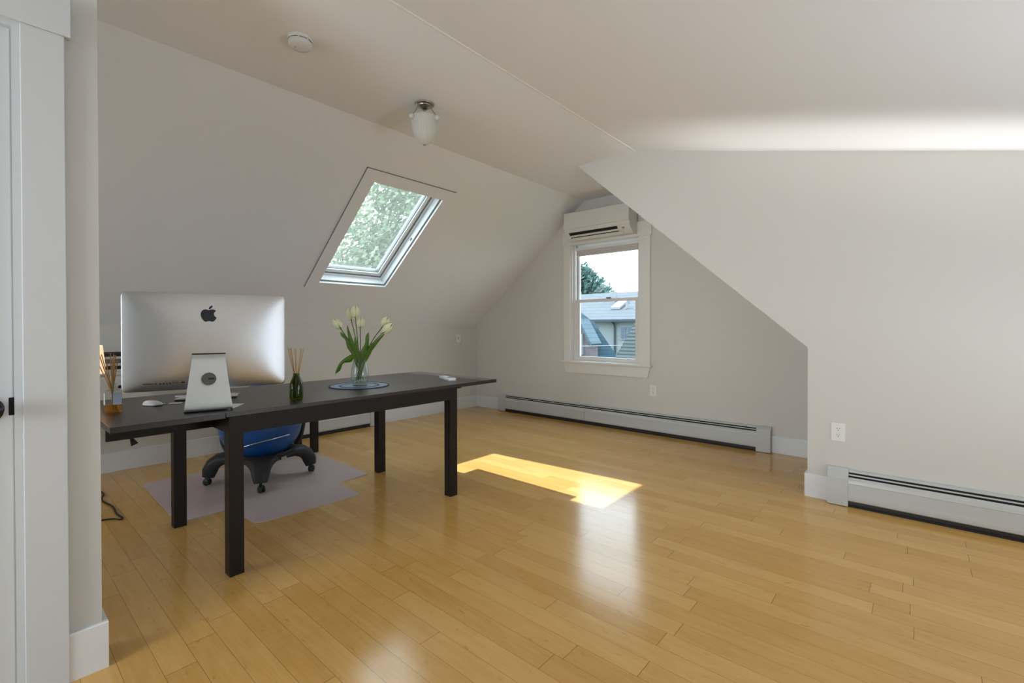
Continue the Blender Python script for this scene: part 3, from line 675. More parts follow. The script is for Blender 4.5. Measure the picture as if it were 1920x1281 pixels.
for poly in svg(PATH):
    q = [((u - 12) * LS, 0.455 - (v - 12) * LS) for u, v in poly]
    if math.hypot(q[0][0] - q[-1][0], q[0][1] - q[-1][1]) < 0.001: q = q[:-1]
    b = bmesh.new(); v1 = [b.verts.new((surf(y, z) + 0.0012, y, z)) for y, z in q]; v0 = [b.verts.new((surf(y, z) - 0.004, y, z)) for y, z in q]
    f1 = b.faces.new(v1); 
    for i in range(len(q)): b.faces.new((v1[i], v0[i], v0[(i + 1) % len(q)], v1[(i + 1) % len(q)]))
    bmesh.ops.triangulate(b, faces=[f1]); bmesh.ops.recalc_face_normals(b, faces=list(b.faces)); o._add(b)
o.build('emblem', 'logo', im)['label'] = 'black apple-shaped emblem with a bite'
for (y, z, wy, wz) in ((-0.232, 0.134, 0.040, 0.003), (-0.205, 0.134, 0.006, 0.006), (-0.188, 0.134, 0.006, 0.010), (-0.176, 0.134, 0.006, 0.010), (-0.163, 0.134, 0.006, 0.010), (-0.152, 0.134, 0.006, 0.010), (-0.138, 0.134, 0.009, 0.004), (-0.125, 0.134, 0.009, 0.004), (-0.103, 0.136, 0.013, 0.011)):
    MB().box(surf(y, z) - 0.004, surf(y, z) + 0.0006, y - wy / 2, y + wy / 2, z - wz / 2, z + wz / 2).build('port', 'port', im)
MB().lathe([(0.005, 0), (0.004, 0.0012)], 14, T=Matrix.Translation((surf(0.275, 0.137) - .0005, 0.275, 0.137)) @ Matrix.Rotation(R(75), 4, 'Y')).build('power_button', 'alu2', im)

# ------------------------------------------------------------------ things on the desk
def at(x, y): return (x, y, ZT)
ms = thing('computer_mouse', 'white wireless mouse lying on the desk left of the computer stand', 'mouse', at(-2.885, 0.578), R(28))
b = bmesh.new(); bmesh.ops.create_uvsphere(b, u_segments=32, v_segments=20, radius=1)
for v in b.verts:
    x, y, z = v.co; sgn = lambda t: (1 if t >= 0 else -1)
    v.co = Vector((sgn(x) * abs(x) ** 0.75 * 0.050, sgn(y) * abs(y) ** 0.75 * 0.027, max(z, -0.15) * 0.019 * (1 - 0.25 * x) + 0.006))
o = MB(); o._add(b); o.build('mouse_shell', 'whitep', ms, 50)
MB().box(-0.040, 0.040, -0.020, 0.020, 0.0, 0.0035, bev=0.0015).build('mouse_base', 'blackp', ms)

kb = thing('keyboard', 'slim silver keyboard on the desk behind the computer stand', 'keyboard', at(-2.955, 0.838), R(68))
MB().prism([(0.055, 0.0), (0.055, 0.004), (-0.045, 0.013), (-0.057, 0.013), (-0.060, 0.008), (-0.057, 0.002)], 'x', -0.142, 0.142, bev=0.001).build('keyboard_body', 'alu', kb)
for r_ in range(5):
    for c_ in range(14):
        x0 = -0.137 + c_ * 0.0197; y0 = 0.047 - r_ * 0.0185; zz = 0.0045 + (0.055 - y0) * 0.09
        MB().box(x0, x0 + 0.0165, y0 - 0.0155, y0, zz, zz + 0.002, bev=0.0006).build('key', 'whitep', kb)
pn = thing('pen', 'white pen resting on top of the keyboard', 'pen', (-2.962, 0.842, ZT + 0.0195), R(68))
MB().tube([(-0.145, -0.035, 0.002), (0.125, -0.035, 0.0)], 0.0045, 12).build('barrel', 'whitep', pn, 50)
MB().tube([(0.125, -0.035, 0.0), (0.146, -0.035, 0.0), (0.156, -0.035, 0.0)], [0.0045, 0.0018, 0.0006], 12).build('tip', 'whitep', pn, 50)
pp = MB().prism([(-2.452, 0.785), (-2.600, 0.90), (-2.640, 0.86), (-2.560, 0.74)], 'z', ZT, ZT + 0.0006).build('paper_slip', 'paper')
tag(pp, 'white paper slip sticking out from under the computer stand', 'paper')
bk = thing('key_tag', 'small pale key tag with a loop between mouse and keyboard', 'key tag', at(-2.865, 0.665), R(60))
MB().box(-0.022, 0.030, -0.016, 0.016, 0.0, 0.004, bev=0.0015).build('tag_plate', 'whitep', bk)
MB().tube([(-0.022 + 0.016 * math.cos(R(a)) - 0.012, 0.016 * math.sin(R(a)), 0.0025) for a in range(0, 361, 20)], 0.0016, 6).build('loop', 'steel', bk, 60)
MB().box(-0.062, -0.036, -0.004, 0.004, 0.0, 0.0022).build('key_blade', 'steel', bk)

rm = thing('remote_control', 'slim white remote control lying near the far end of the desk', 'remote control', at(-2.635, 2.292), R(160))
MB().box(-0.105, 0.105, -0.028, 0.028, 0.0, 0.020, bev=0.005).build('remote_body', 'whitep', rm, 40)
MB().box(-0.070, -0.025, -0.018, 0.018, 0.0198, 0.0206).build('display', 'hole', rm)
for k in range(3): MB().box(0.0 + k * 0.022, 0.014 + k * 0.022, -0.014, 0.014, 0.0198, 0.0212, bev=0.0006).build('button', 'plate', rm)

# green reed diffuser
def reeds(t, mouth_z, spread, top, seeds, rad=0.0017):
    for k in range(seeds):
        a = 2 * math.pi * k / seeds + 0.4 + random.uniform(-.2, .2); q = spread * random.uniform(0.75, 1.0)
        p0 = (-0.012 * math.cos(a) * 1.0, -0.012 * math.sin(a), 0.014); p1 = (q * math.cos(a), q * math.sin(a), top + random.uniform(-0.006, 0.003))
        MB().tube([p0, p1], rad, 7).build('reed', 'reed', t, 60)
gb = thing('reed_diffuser', 'green glass reed diffuser bottle at the front edge of the desk', 'reed diffuser', at(-2.545, 1.140))
MB().lathe([(0.0, 0.001), (0.030, 0.001), (0.0335, 0.006), (0.034, 0.020), (0.034, 0.080), (0.031, 0.092), (0.020, 0.118), (0.0165, 0.128), (0.0165, 0.140), (0.0135, 0.140), (0.0135, 0.128), (0.018, 0.116), (0.028, 0.090), (0.031, 0.080), (0.031, 0.012), (0.0, 0.010)], 40, cap=False).build('bottle', 'greeng', gb, 45)
MB().lathe([(0.0, 0.011), (0.0305, 0.011), (0.0305, 0.062), (0.0, 0.062)], 32, cap=False).build('oil', 'oilg', gb, 45)
reeds(gb, 0.14, 0.044, 0.278, 8)
# clear reed diffuser
cb = thing('reed_diffuser', 'clear glass reed diffuser with amber oil at the left end of the desk', 'reed diffuser', at(-2.800, 0.412), R(0))
MB().box(-0.036, 0.036, -0.030, 0.030, 0.0005, 0.100, bev=0.006).build('bottle', 'clear', cb)
MB().lathe([(0.030, 0.099), (0.024, 0.108), (0.013, 0.113), (0.013, 0.126), (0.016, 0.128), (0.016, 0.133), (0.010, 0.133)], 28, cap=False).build('bottle_neck', 'clear', cb, 40)
MB().box(-0.033, 0.033, -0.027, 0.027, 0.004, 0.036, bev=0.004).build('oil', 'amber', cb)
MB().box(0.0362, 0.0368, -0.004, 0.027, 0.038, 0.092).build('bottle_label', 'label', cb)
MB().box(-0.004, 0.034, -0.0312, -0.0306, 0.038, 0.092).build('bottle_label', 'paper', cb)
for k, (tx, ty, tz) in enumerate([(-0.02, -0.058, 0.262), (0.0, -0.046, 0.27), (0.02, -0.040, 0.268), (-0.03, -0.02, 0.255), (0.01, -0.008, 0.272), (0.03, 0.002, 0.268), (0.0, 0.012, 0.262), (-0.02, 0.004, 0.25), (0.015, 0.018, 0.245)]):
    MB().tube([(-tx * 0.3, -ty * 0.35, 0.006), (tx * 0.3, ty * 0.25, 0.13), (tx, ty, tz)], 0.0020, 7).build('reed', 'reed', cb, 60)

# placemat and vase of tulips
pm = thing('placemat', 'round blue woven placemat under the vase of tulips', 'placemat', at(-2.790, 1.665))
MB().lathe([(0.0, 0.0005), (0.186, 0.0005), (0.186, 0.0035), (0.0, 0.0035)], 64, cap=False).build('woven_disc', 'place', pm, 30)
for r0 in (0.186, 0.122):
    MB().lathe([(r0 - 0.006, 0.002), (r0 - 0.005, 0.0055), (r0, 0.0062), (r0 + 0.005, 0.0050), (r0 + 0.0055, 0.0005)], 64, cap=False).build('border_ring', 'place2', pm, 60)
vs = thing('glass_vase', 'clear glass vase holding white tulips on the blue placemat', 'vase', (-2.790, 1.668, ZT + 0.0035))
MB().lathe([(0.0, 0.003), (0.045, 0.003), (0.049, 0.008), (0.056, 0.040), (0.0575, 0.070), (0.053, 0.115), (0.044, 0.150), (0.040, 0.168), (0.0375, 0.168), (0.041, 0.150), (0.050, 0.115), (0.0545, 0.070), (0.053, 0.040), (0.046, 0.020), (0.0, 0.018)], 48, cap=False).build('vase_body', 'clear', vs, 45)
MB().lathe([(0.0, 0.0), (0.046, 0.0), (0.050, 0.008), (0.040, 0.014), (0.0, 0.012)], 8, cap=False).build('vase_foot', 'clear', vs)
o = MB()
for k in range(90):
    a = random.uniform(0, 6.28); q = 0.044 * math.sqrt(random.random()); o.sphere((q * math.cos(a), q * math.sin(a), 0.024 + random.uniform(0, 0.014)), random.uniform(0.003, 0.006), 8, 6)
g_ = o.build('glass_pebbles', 'gravel', vs, 60); g_['kind'] = 'stuff'
# tulips: target heads given in view-plane offsets (right, up) from the vase foot; the bunch is arranged round the vase
base = Vector((-2.790, 1.668, ZT + 0.0035))
RV = Vector((math.cos(R(41.09)), math.sin(R(41.09)), 0)); FV = Vector((-math.sin(R(41.09)), math.cos(R(41.09)), 0))
def P(r, z, f=0.0): return RV * r + FV * f + Vector((0, 0, z))
def tulip_head(c, d, size):
    """six overlapping cupped petals"""
    d = d.normalized(); q = Vector((0, 0, 1)).rotation_difference(d).to_matrix().to_4x4(); T = Matrix.Translation(c) @ q
    o = MB()
    for k in range(6):
        a0 = k * 60 + (0 if k % 2 else 8); rad = 1.0 if k % 2 else 0.93
        b = bmesh.new(); grid = []
        for i in range(9):
            u = i / 8; z = -0.5 + u * (1.08 if k % 2 else 1.02); rr_ = rad * 0.40 * (math.sin(math.pi * min(1, (u * 0.86 + 0.10))) ** 0.62); half = 0.42 * math.sin(math.pi * (0.08 + 0.88 * u)) ** 0.8 * (1.5)
            grid.append([b.verts.new(((rr_ * (1 + 0.03 * math.cos(3 * (j - 3)))) * math.cos(R(a0) + (j - 3) / 3 * half), rr_ * math.sin(R(a0) + (j - 3) / 3 * half), z)) for j in range(7)])
        for i in range(8):
            for j in range(6): b.faces.new((grid[i][j], grid[i][j + 1], grid[i + 1][j + 1], grid[i + 1][j]))
        bmesh.ops.transform(b, matrix=T @ Matrix.Scale(size, 4), verts=list(b.verts)); o._add(b)
    return o
flowers = [   # (right, up, depth) of head centre, axis, size, label
    ((-0.148, 0.408, 0.00), (-0.55, 0.84), 0.062, 'white tulip leaning furthest left out of the vase'),
    ((-0.068, 0.468, 0.02), (-0.15, 1.0), 0.064, 'white tulip just left of the tallest bloom'),
    ((-0.022, 0.486, -0.02), (0.02, 1.0), 0.064, 'tallest white tulip in the vase'),
    ((-0.012, 0.412, 0.05), (0.03, 1.0), 0.060, 'white tulip half hidden behind the tallest stem'),
    ((0.162, 0.418, 0.02), (0.45, 0.9), 0.060, 'upper of the two white tulips leaning right'),
    ((0.190, 0.378, -0.02), (0.72, 0.70), 0.064, 'lowest white tulip, leaning furthest right')]
bases = [(0.020, 0.024, 0.01), (0.012, 0.024, -0.015), (-0.006, 0.024, 0.0), (-0.004, 0.024, 0.02), (-0.024, 0.024, -0.01), (-0.018, 0.024, 0.012)]
for (h, ax, sz, lab), bs in zip(flowers, bases):
    t = thing('tulip', lab, 'flower', base, 0, 'white tulips in the glass vase')
    hc = P(h[0], h[1], h[2]); d = (RV * ax[0] + Vector((0, 0, ax[1]))).normalized()
    neck = hc - d * sz * 0.5; p0 = P(bs[0], bs[1] + 0.012, bs[2]); mouth = P(h[0] * 0.10, 0.165, h[2] * 0.4)
    pts = catmull([p0, mouth, mouth.lerp(neck, 0.5) + P(-h[0] * 0.04, 0.012), neck], 7)
    MB().tube(pts, 0.0030, 8).build('stem', 'stem', t, 60)
    tulip_head(hc, d, sz * 1.22).build('bloom', 'tulip', t, 50)
def leaf(parent, ctrl, width, wav=0.0, twist=0.0):
    width *= 1.3; wav *= 1.4
    pts = catmull([P(*c) for c in ctrl], 8); n = len(pts); b = bmesh.new(); rows = []
    for i, p in enumerate(pts):
        u = i / (n - 1); t = (pts[min(i + 1, n - 1)] - pts[max(i - 1, 0)]).normalized()
        side = (t.cross(FV)).normalized(); side = (Matrix.Rotation(R(twist) * (0.4 + u), 3, t) @ side)
        nn = side.cross(t); wv = width * (math.sin(math.pi * (0.12 + 0.88 * u)) ** 0.7) * (1 if u < 0.999 else 0.02)
        wob = wav * math.sin(u * 16)
        rows.append([b.verts.new(p + side * wv * (j - 2) / 2 + nn * (abs(j - 2) ** 1.5 * 0.0022) + side * wob * (1 if j > 2 else 0) + nn * wob * 0.6 * (j - 2) / 2) for j in range(5)])
    for i in range(n - 1):
        for j in range(4): b.faces.new((rows[i][j], rows[i][j + 1], rows[i + 1][j + 1], rows[i + 1][j]))
    o = MB(); o._add(b); ob = o.build('leaf', 'leaf', parent, 60)
    md = ob.modifiers.new('thickness', 'SOLIDIFY'); md.thickness = 0.0008
tl = [o for o in COL.objects if o.name.startswith('tulip')and o.parent is None]
leaf(tl[0], [(0.004, 0.10), (-0.045, 0.215), (-0.085, 0.30), (-0.130, 0.355)], 0.012, 0.003, 15)
leaf(tl[0], [(0.0, 0.13), (-0.03, 0.19), (-0.075, 0.175), (-0.125, 0.140), (-0.165, 0.075)], 0.0135, 0.005, 0)
leaf(tl[1], [(0.0, 0.10), (-0.030, 0.21), (-0.060, 0.29), (-0.085, 0.395)], 0.014, 0.002, -10)
leaf(tl[2], [(0.006, 0.08), (0.0, 0.17), (-0.018, 0.24), (-0.030, 0.33)], 0.011, 0.002, 20)
leaf(tl[3], [(0.0, 0.07), (0.022, 0.18), (0.045, 0.27), (0.060, 0.352)], 0.014, 0.003, 25)
leaf(tl[4], [(0.0, 0.10), (0.050, 0.205), (0.085, 0.26), (0.165, 0.345)], 0.0125, 0.002, -15)
leaf(tl[5], [(-0.004, 0.09), (0.030, 0.19), (0.062, 0.225), (0.080, 0.28)], 0.014, 0.003, 10)

# table lamp on the desk's left leaf (mostly behind the door wall)
lp = thing('table_lamp', 'small lit table lamp with a cream shade at the back left of the desk', 'lamp', at(-3.100, 0.375))
MB().lathe([(0.0, 0), (0.032, 0), (0.032, 0.010), (0.010, 0.016), (0.008, 0.17), (0.0, 0.17)], 24, cap=False).build('lamp_base', 'blackp', lp, 40)
MB().lathe([(0.058, 0.160), (0.044, 0.300), (0.043, 0.300), (0.057, 0.160)], 40, cap=False).build('lamp_shade', 'shade', lp, 40)
pl = bpy.data.lights.new('lamp_bulb', 'POINT'); pl.energy = 0.8; pl.color = (1.0, 0.62, 0.32); pl.shadow_soft_size = 0.02
po = bpy.data.objects.new('lamp_bulb', pl); COL.objects.link(po); po.parent = lp; po.location = (0, 0, 0.23)

# ------------------------------------------------------------------ behind the desk
cbn = thing('wall_cabinet', 'white cabinet with a small dark knob on the left knee wall behind the computer', 'cabinet', (xL, 0.30, 0.44))
MB().box(0.002, 0.36, -0.62, 0.60, 0.0, 0.355, bev=0.002).build('cabinet_body', 'cab', cbn)
MB().box(0.002, 0.375, -0.63, 0.61, 0.356, 0.378, bev=0.003).build('cabinet_top', 'cab', cbn)
dr = MB().box(0.361, 0.376, -0.60, 0.585, 0.012, 0.345, bev=0.002).build('cabinet_door', 'cab', cbn)
MB().sphere((0.392, 0.395, 0.268), 0.012, 16, 12).tube([(0.376, 0.395, 0.268), (0.390, 0.395, 0.268)], 0.005, 10).build('knob', 'knob', dr, 60)
tr = thing('letter_tray', 'stack of pale paper trays with dark gaps on the white cabinet', 'letter tray', (-4.60, 0.66, 0.819))
for k, z in enumerate((0.0, 0.045, 0.095)):
    MB().box(-0.15, 0.15, -0.11, 0.16, z, z + 0.018, bev=0.002).build('tray', 'cab', tr)
    MB().box(-0.14, 0.140, -0.105, 0.155, z + 0.018, z + (0.045 if k == 0 else 0.040 if k == 2 else 0.05)).build('tray_gap_fill', 'dark' if k != 1 else 'hole', tr)  # dark boxes fill the gaps between the trays

# cords
cdm = MB().tube([Vector((x, y, 0.005)) for x, y in []] or catmull([(-4.55, 0.50, 0.006), (-4.25, 0.568, 0.006), (-4.10, 0.545, 0.010), (-4.02, 0.542, 0.006), (-3.93, 0.558, 0.006), (-3.84, 0.566, 0.008), (-3.70, 0.560, 0.006), (-3.60, 0.570, 0.006), (-3.575, 0.556, 0.006), (-3.61, 0.538, 0.006), (-3.63, 0.510, 0.006), (-3.64, 0.470, 0.006), (-3.60, 0.40, 0.006), (-3.5, 0.30, 0.006)], 6), 0.0048, 8).build('extension_cord', 'cord', None, 60)
tag(cdm, 'black power cord looping across the floor beside the left wall end', 'cord')
pg = thing('hanging_plug', 'black plug dangling below the left leaf of the desk', 'plug', (-3.085, 0.530, 0.0))
MB().tube([(0, 0, 0.735), (0.003, 0.002, 0.66), (0, 0, 0.565)], 0.003, 8).build('cable', 'cord', pg, 60)
MB().prism([(-0.008, 0.570), (0.006, 0.570), (0.026, 0.542), (-0.004, 0.530)], 'x', -0.009, 0.009, bev=0.002).build('plug_head', 'cord', pg)

# chair mat
def mat_outline():
    P_ = [(-4.27, 0.79), (-3.264, 0.765), (-3.262, 1.045), (-2.905, 1.065), (-2.870, 1.725), (-3.205, 1.735), (-3.225, 2.005), (-4.25, 2.02)]
    out = []; r = 0.045; n = len(P_)
    for i in range(n):
        p, a, c = Vector(P_[i]), Vector(P_[i - 1]), Vector(P_[(i + 1) % n]); u = (a - p).normalized() * r; v = (c - p).normalized() * r
        for k in range(7):
            t = k / 6; out.append(tuple((p + u) * (1 - t) ** 2 + p * 2 * t * (1 - t) + (p + v) * t * t))
    return out
cm = MB().prism([(x + 3.6, y - 1.4) for x, y in mat_outline()], 'z', 0.0, 0.004).build('chair_mat', 'chairmat', None, None, (-3.6, 1.4, 0.0005))
tag(cm, 'translucent mauve-grey vinyl chair mat with end lips under the desk', 'chair mat')

# ------------------------------------------------------------------ balance ball chair
CZ = 0.0047
bc = thing('ball_chair', 'blue exercise ball chair on a black castered base behind the desk', 'chair', (-3.742, 1.414, CZ), R(23))
# local x axis along A->B edge; casters at (+-.24,+-.24)
MB().lathe([(0.150, 0.165), (0.205, 0.180), (0.225, 0.200), (0.228, 0.215), (0.222, 0.222), (0.206, 0.205), (0.150, 0.190), (0.148, 0.170)], 48, cap=False).build('base_ring', 'blackg', bc, 50)
def leg_loft(ang):
    o = MB(); b = bmesh.new(); rows = []
    secs = [(0.165, 0.180, 0.120, 0.030), (0.225, 0.188, 0.100, 0.034), (0.275, 0.176, 0.078, 0.042), (0.310, 0.148, 0.064, 0.048), (0.330, 0.108, 0.055, 0.050), (0.340, 0.064, 0.042, 0.040)]
    for i, (r, z, hw, th) in enumerate(secs):
        j0, j1 = max(i - 1, 0), min(i + 1, len(secs) - 1); t = Vector((secs[j1][0] - secs[j0][0], secs[j1][1] - secs[j0][1])).normalized(); n = Vector((-t.y, t.x))
        ring = []
        for k in range(16):
            a = 2 * math.pi * k / 16; ca, sa = math.cos(a), math.sin(a)
            ca = math.copysign(abs(ca) ** 0.6, ca); sa = math.copysign(abs(sa) ** 0.6, sa)
            ring.append(b.verts.new((r + n.x * th * sa, hw * ca, z + n.y * th * sa)))
        rows.append(ring)
    for i in range(len(rows) - 1):
        for k in range(16): b.faces.new((rows[i][k], rows[i][(k + 1) % 16], rows[i + 1][(k + 1) % 16], rows[i + 1][k]))
    b.faces.new(rows[0]); b.faces.new(rows[-1]); bmesh.ops.recalc_face_normals(b, faces=list(b.faces))
    o._add(b, Matrix.Rotation(R(ang), 4, 'Z')); return o.build('leg', 'blackg', bc, 50)
for ang in (45, 135, 225, 315):
    lg = leg_loft(ang); T = Matrix.Rotation(R(ang), 4, 'Z') @ Matrix.Translation((0.34, 0, 0))
    cw_ = thing('caster', '', '', (0, 0, 0)); bpy.data.objects.remove(cw_)
    yaw = Matrix.Rotation(R({45: 60, 135: 10, 225: -35, 315: 25}[ang]), 4, 'Z')
    o = MB()
    for sd_ in (-1, 1): o.lathe([(0.0, 0), (0.018, 0), (0.024, 0.004), (0.024, 0.012), (0.018, 0.016), (0.0, 0.016)], 24, T=T @ yaw @ Matrix.Translation((0.010, -0.008 + sd_ * 0.012, 0.0245)) @ Matrix.Rotation(R(-90), 4, 'X'), cap=False)
    o.lathe([(0.009, 0.02), (0.009, 0.085)], 12, T=T); o.box(-0.012, 0.026, -0.009, 0.009, 0.026, 0.052, bev=0.004, T=T @ yaw)
    o.build('caster', 'blackp', lg, 40)
BR = 0.283; BZ = 0.432
b = bmesh.new(); bmesh.ops.create_uvsphere(b, u_segments=64, v_segments=96, radius=BR)
for v in b.verts:
    z = v.co.z / BR
    q = 0.0
    for zc in (-0.55, -0.38, -0.21, -0.04, 0.13, 0.30, 0.47, 0.64): q += math.exp(-((z - zc) / 0.012) ** 2)
    v.co *= (1 - 0.006 * q); v.co.z *= 0.985
rotb = Matrix.Translation((0, 0, BZ)) @ Matrix.Rotation(R(18), 4, 'X') @ Matrix.Rotation(R(-12), 4, 'Y')
o = MB(); o._add(b, rotb); o.build('exercise_ball', 'ball', bc, 80)
# bent steel bar across the ball, rear back frame
arc = []
for k in range(21):
    a = R(-100 + 118 * k / 20 - 23); zz = 0.205 + 0.150 * math.sin(math.pi * 0.5 * k / 20); rr_ = max(0.240, math.sqrt(max(0.0, BR * BR - (zz - BZ) ** 2)) + 0.012)
    arc.append((rr_ * math.cos(a), rr_ * math.sin(a), zz))
MB().tube([(arc[0][0], arc[0][1], 0.195)] + arc, 0.0045, 8).build('steel_bar', 'steel', bc, 60)
def loc_(x, y, z):     # room coordinates to chair coordinates
    v = Matrix.Rotation(R(-23), 3, 'Z') @ Vector((x + 3.742, y - 1.414, 0)); return (v.x, v.y, z)
pL = catmull([loc_(-3.98, 1.26, 0.175), loc_(-4.08, 1.25, 0.26), loc_(-4.17, 1.28, 0.42), loc_(-4.20, 1.30, 0.56)], 6)
pR = catmull([loc_(-3.72, 1.65, 0.185), loc_(-3.72, 1.70, 0.27), loc_(-3.73, 1.735, 0.42), loc_(-3.75, 1.74, 0.56)], 6)
MB().tube(pL, 0.014, 12).build('back_post', 'blackg', bc, 60)
MB().tube(pR, 0.014, 12).build('back_post', 'blackg', bc, 60)
MB().tube(catmull([loc_(-4.20, 1.30, 0.56), loc_(-4.17, 1.46, 0.575), loc_(-4.03, 1.62, 0.58), loc_(-3.88, 1.72, 0.575), loc_(-3.75, 1.74, 0.56)], 6), 0.017, 12).build('back_support', 'blackg', bc, 60)

# dark stool seen only by one leg
st = thing('stool', 'dark brown wooden stool leg showing between ball chair and far desk legs', 'stool', (-4.33, 1.86, CZ))
for sx_ in (-1, 1):
    for sy_ in (-1, 1):
        MB().box(sx_ * 0.165 - 0.028, sx_ * 0.165 + 0.028, sy_ * 0.165 - 0.028, sy_ * 0.165 + 0.028, 0, 0.47, bev=0.002).build('leg', 'desk', st)
MB().box(-0.20, 0.20, -0.20, 0.20, 0.47, 0.50, bev=0.004).build('seat', 'desk', st)
for s_ in (-1, 1): MB().box(-0.16, 0.16, s_ * 0.165 - 0.01, s_ * 0.165 + 0.01, 0.42, 0.47).build('apron', 'desk', st)

# ------------------------------------------------------------------ outdoors
def lawn():
    o = MB().box(-60, 40, -40, 70, -6.6, -6.5).build('lawn', 'lawn'); struct(o); o.name = 'ground'
lawn()
# pale far house with long roof
h = thing('house', 'pale sided house with long grey roof furthest back beyond the window', 'house', (-14.0, 26.0, -6.5))
def HT_(x, y): return Matrix.Translation((14.0, -26.0, 6.5))
T_ = HT_(0, 0)
MB().box(-17.5, -7.5, 24.0, 31.0, -6.5, 1.50, T=T_).build('wall', 'siding', h)
MB().prism([(23.6, 1.52), (27.6, 3.35), (31.4, 1.52), (31.4, 1.40), (27.6, 3.22), (23.6, 1.40)], 'x', -17.8, -7.2, T=T_).build('roof', 'roof_far', h)
gt = MB().box(-17.8, -7.2, 23.5, 23.62, 1.40, 1.53, T=T_).build('gutter', 'gutter', h)
MB().tube([(-13.1, 23.60, 1.42), (-13.1, 23.85, 1.28), (-13.1, 23.93, 1.1), (-13.1, 23.93, -6)], 0.06, 8, T=T_).build('downspout', 'gutter', h)
wf = MB(); wx, wz = -12.35, 0.78
wf.box(wx - 0.42, wx + 0.42, 23.93, 24.02, wz - 0.40, wz + 0.40, T=T_); w_ = wf.build('window', 'exwhite', h)
for s_ in (-1, 1):
    for r_ in (-1, 1): MB().box(wx + s_ * 0.19 - 0.155, wx + s_ * 0.19 + 0.155, 23.90, 23.94, wz + r_ * 0.165 - 0.145, wz + r_ * 0.165 + 0.145, T=T_).build('pane', 'winglass', w_)
rs = lambda y: 1.52 + (y - 23.6) / 4.0 * 1.83
MB().prism([(24.9, rs(24.9) + 0.03), (26.0, rs(26.0) + 0.03), (26.0, rs(26.0) + 0.16), (24.9, rs(24.9) + 0.16)], 'x', -13.9, -13.3, T=T_).build('roof_window', 'exwhite', h)
MB().tube([(-12.9, 25.0, rs(25.0)), (-12.9, 25.0, rs(25.0) + 0.42)], 0.07, 10, T=T_).build('vent_pipe', 'exwhite', h)
MB().box(-12.2, -12.0, 25.2, 25.4, rs(25.2), rs(25.2) + 0.12, T=T_).build('roof_vent', 'gutter', h)
MB().box(-14.6, -14.25, 26.0, 26.35, 2.4, 3.3, T=T_).build('chimney', 'exwhite', h)
# blue gambrel house with brick dormer
h = thing('house', 'blue slate gambrel house with a brick dormer, left in the window view', 'house', (-9.5, 15.0, -6.5)); T_ = Matrix.Translation((9.5, -15.0, 6.5)) @ Matrix.Translation((-7.6, 14.0, 0)) @ Matrix.Rotation(R(31), 4, 'Z') @ Matrix.Diagonal((1.16, 1, 1, 1)) @ Matrix.Translation((7.6, -14.0, 0))
MB().prism([(-8.10, 1.16), (-9.20, 2.15), (-9.50, 2.15), (-10.6, 1.16), (-10.6, 1.04), (-8.10, 1.04)], 'y', 14.0, 18.5, T=T_).build('upper_roof', 'slate_pale', h)
MB().prism([(-7.56, 0.12), (-8.10, 1.04), (-10.6, 1.04), (-11.1, 0.12), (-11.1, -0.6), (-7.56, -0.6)], 'y', 13.95, 18.5, T=T_).build('lower_roof', 'slate_blue', h)
MB().box(-10.9, -7.9, 14.1, 18.4, -6.5, -0.6, T=T_).build('wall', 'siding', h)
T_ = Matrix.Translation((9.5, -15.0, 6.5)) @ Matrix.Translation((0.42, -0.65, 0.055)) @ Matrix.Diagonal((1, 1, 0.952, 1))
dm = MB().prism([(-8.40, -0.2), (-8.40, 0.60), (-8.74, 1.22), (-9.08, 0.60), (-9.08, -0.2)], 'y', 13.55, 14.1, T=T_).build('brick_dormer', 'brick', h)
MB().prism([(-8.32, 0.50), (-8.74, 1.30), (-9.16, 0.50), (-9.16, 0.62), (-8.74, 1.42), (-8.32, 0.62)][:3] + [(-9.22, 0.56), (-8.74, 1.40), (-8.26, 0.56)], 'y', 13.48, 14.1, T=T_).build('dormer_roof', 'slate_pale', h)
w_ = MB().box(-8.86, -8.60, 13.46, 13.56, 0.18, 0.88, T=T_).build('window', 'exwhite', h)
for i in range(2):
    for j in range(4): MB().box(-8.83 + i * 0.10, -8.745 + i * 0.10, 13.44, 13.47, 0.225 + j * 0.155, 0.36 + j * 0.155, T=T_).build('pane', 'winglass', w_)
# grey roof slope, nearest, on the right
h = thing('house', 'nearest grey shingled roof slope, lower right in the window view', 'house', (-4.0, 9.5, -6.5)); T_ = Matrix.Translation((4.0, -9.5, 6.5))
MB().prism([(-5.10, 0.20), (-4.10, 1.78), (-3.10, 0.20), (-3.10, -0.5), (-5.10, -0.5)], 'y', 9.0, 12.0, T=T_).build('roof', 'shingle_grey', h)
MB().box(-5.0, -3.2, 9.1, 11.9, -6.5, -0.5, T=T_).build('wall', 'siding', h)
wr = thing('power_line', 'thin pale overhead wire strung in front of the gambrel house', 'wire', (-8.3, 12.2, -6.5))
Tw = Matrix.Translation((8.3, -12.2, 6.5))
MB().tube(catmull([(-10.6, 12.05, 0.62), (-8.3, 12.20, 0.53), (-6.3, 12.35, 0.60)], 6), 0.011, 6, T=Tw).build('wire', 'exwhite', wr, 60)
for px_, py_ in ((-10.6, 12.05), (-6.3, 12.35)): MB().tube([(px_, py_, -6.5), (px_, py_, 0.70)], 0.05, 8, T=Tw).build('pole', 'bark', wr, 60)

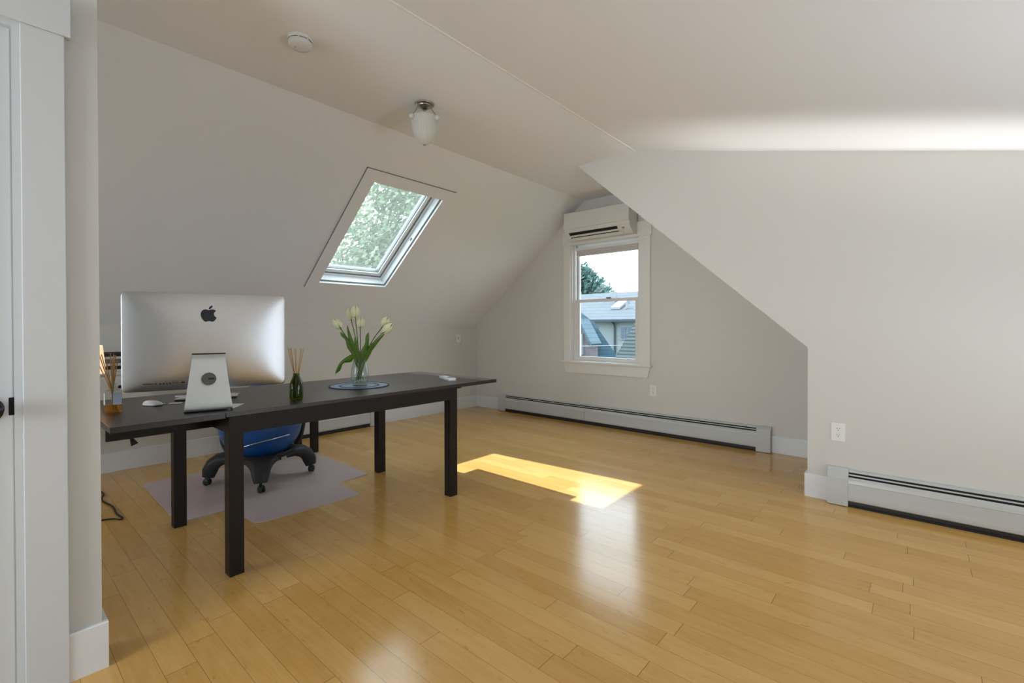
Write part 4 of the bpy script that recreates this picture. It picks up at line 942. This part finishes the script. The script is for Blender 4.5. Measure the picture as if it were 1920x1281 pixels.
def tree(name, label, loc, crowns, n, size, m, trunk_h, seed, squash=1.0):
    random.seed(seed); t = thing(name, label, 'tree', loc)
    MB().tube([(0, 0, 0), (0.1, 0.1, trunk_h * 0.5), (0, 0, trunk_h)], [0.35, 0.28, 0.15], 12).build('trunk', 'bark', t, 60)
    vs_, fs_ = [], []
    tot = sum(c[3] ** 2 for c in crowns)
    for (cx, cy, cz, cr) in crowns:
        for k in range(int(n * cr * cr / tot)):
            d = Vector((random.gauss(0, 1), random.gauss(0, 1), random.gauss(0, 1))).normalized() * cr * (random.random() ** 0.35) * (0.85 + 0.3 * random.random())
            c = Vector((cx, cy, cz)) + Vector((d.x, d.y, d.z * squash)); q = Vector((random.gauss(0, 1), random.gauss(0, 1), random.gauss(0, 1))).normalized()
            a = q.orthogonal().normalized(); b_ = q.cross(a); s = size * random.uniform(0.6, 1.3); i0 = len(vs_)
            vs_ += [c + a * s, c + b_ * s * 0.55, c - a * s, c - b_ * s * 0.55]; fs_.append((i0, i0 + 1, i0 + 2, i0 + 3))
    me = bpy.data.meshes.new('foliage'); me.from_pydata([tuple(v) for v in vs_], [], fs_); me.materials.append(M[m])
    o = bpy.data.objects.new('foliage', me); COL.objects.link(o); o.parent = t
    return t
tree('evergreen_tree', 'dark green pine tree behind the houses, left in the window view', (-22.5, 36, -6.5), [(0, 0, 10.5, 2.0), (1.2, 0, 9.8, 1.6), (-1.2, 0, 11.6, 1.9), (2.2, 0, 9.0, 1.3), (0.6, 0, 8.0, 2.0), (-2.0, 0, 9.5, 2.2), (3.2, 0, 8.2, 0.9), (-.4, 0, 12.1, 1.0)], 9000, 0.20, 'leaves2', 9.0, 3)
tree('leafy_tree', 'bright leafy tree filling the skylight view', (-14.5, 9.5, -6.5), [(0, -1.2, 9.4, 2.0), (0.5, 0.4, 11.0, 1.9), (-0.5, 2.2, 10.0, 2.2), (0.2, 1.0, 8.5, 2.3), (0, 3.6, 12.0, 2.0), (-0.5, 2.6, 13.6, 1.6), (0.3, 5.2, 13.0, 1.5), (1.0, -0.2, 12.4, 1.0)], 26000, 0.10, 'leaves', 9.5, 5)
tree('leafy_tree', 'paler leafy tree standing behind the one in the skylight view', (-25.5, 20.0, -6.5), [(0, 0, 11.5, 3.2), (0, 3, 13.5, 3.0), (0, -3.0, 10.0, 3.0), (0, 5, 11, 3), (0, 1, 16.0, 2.0)], 9000, 0.28, 'leaves', 11, 9)
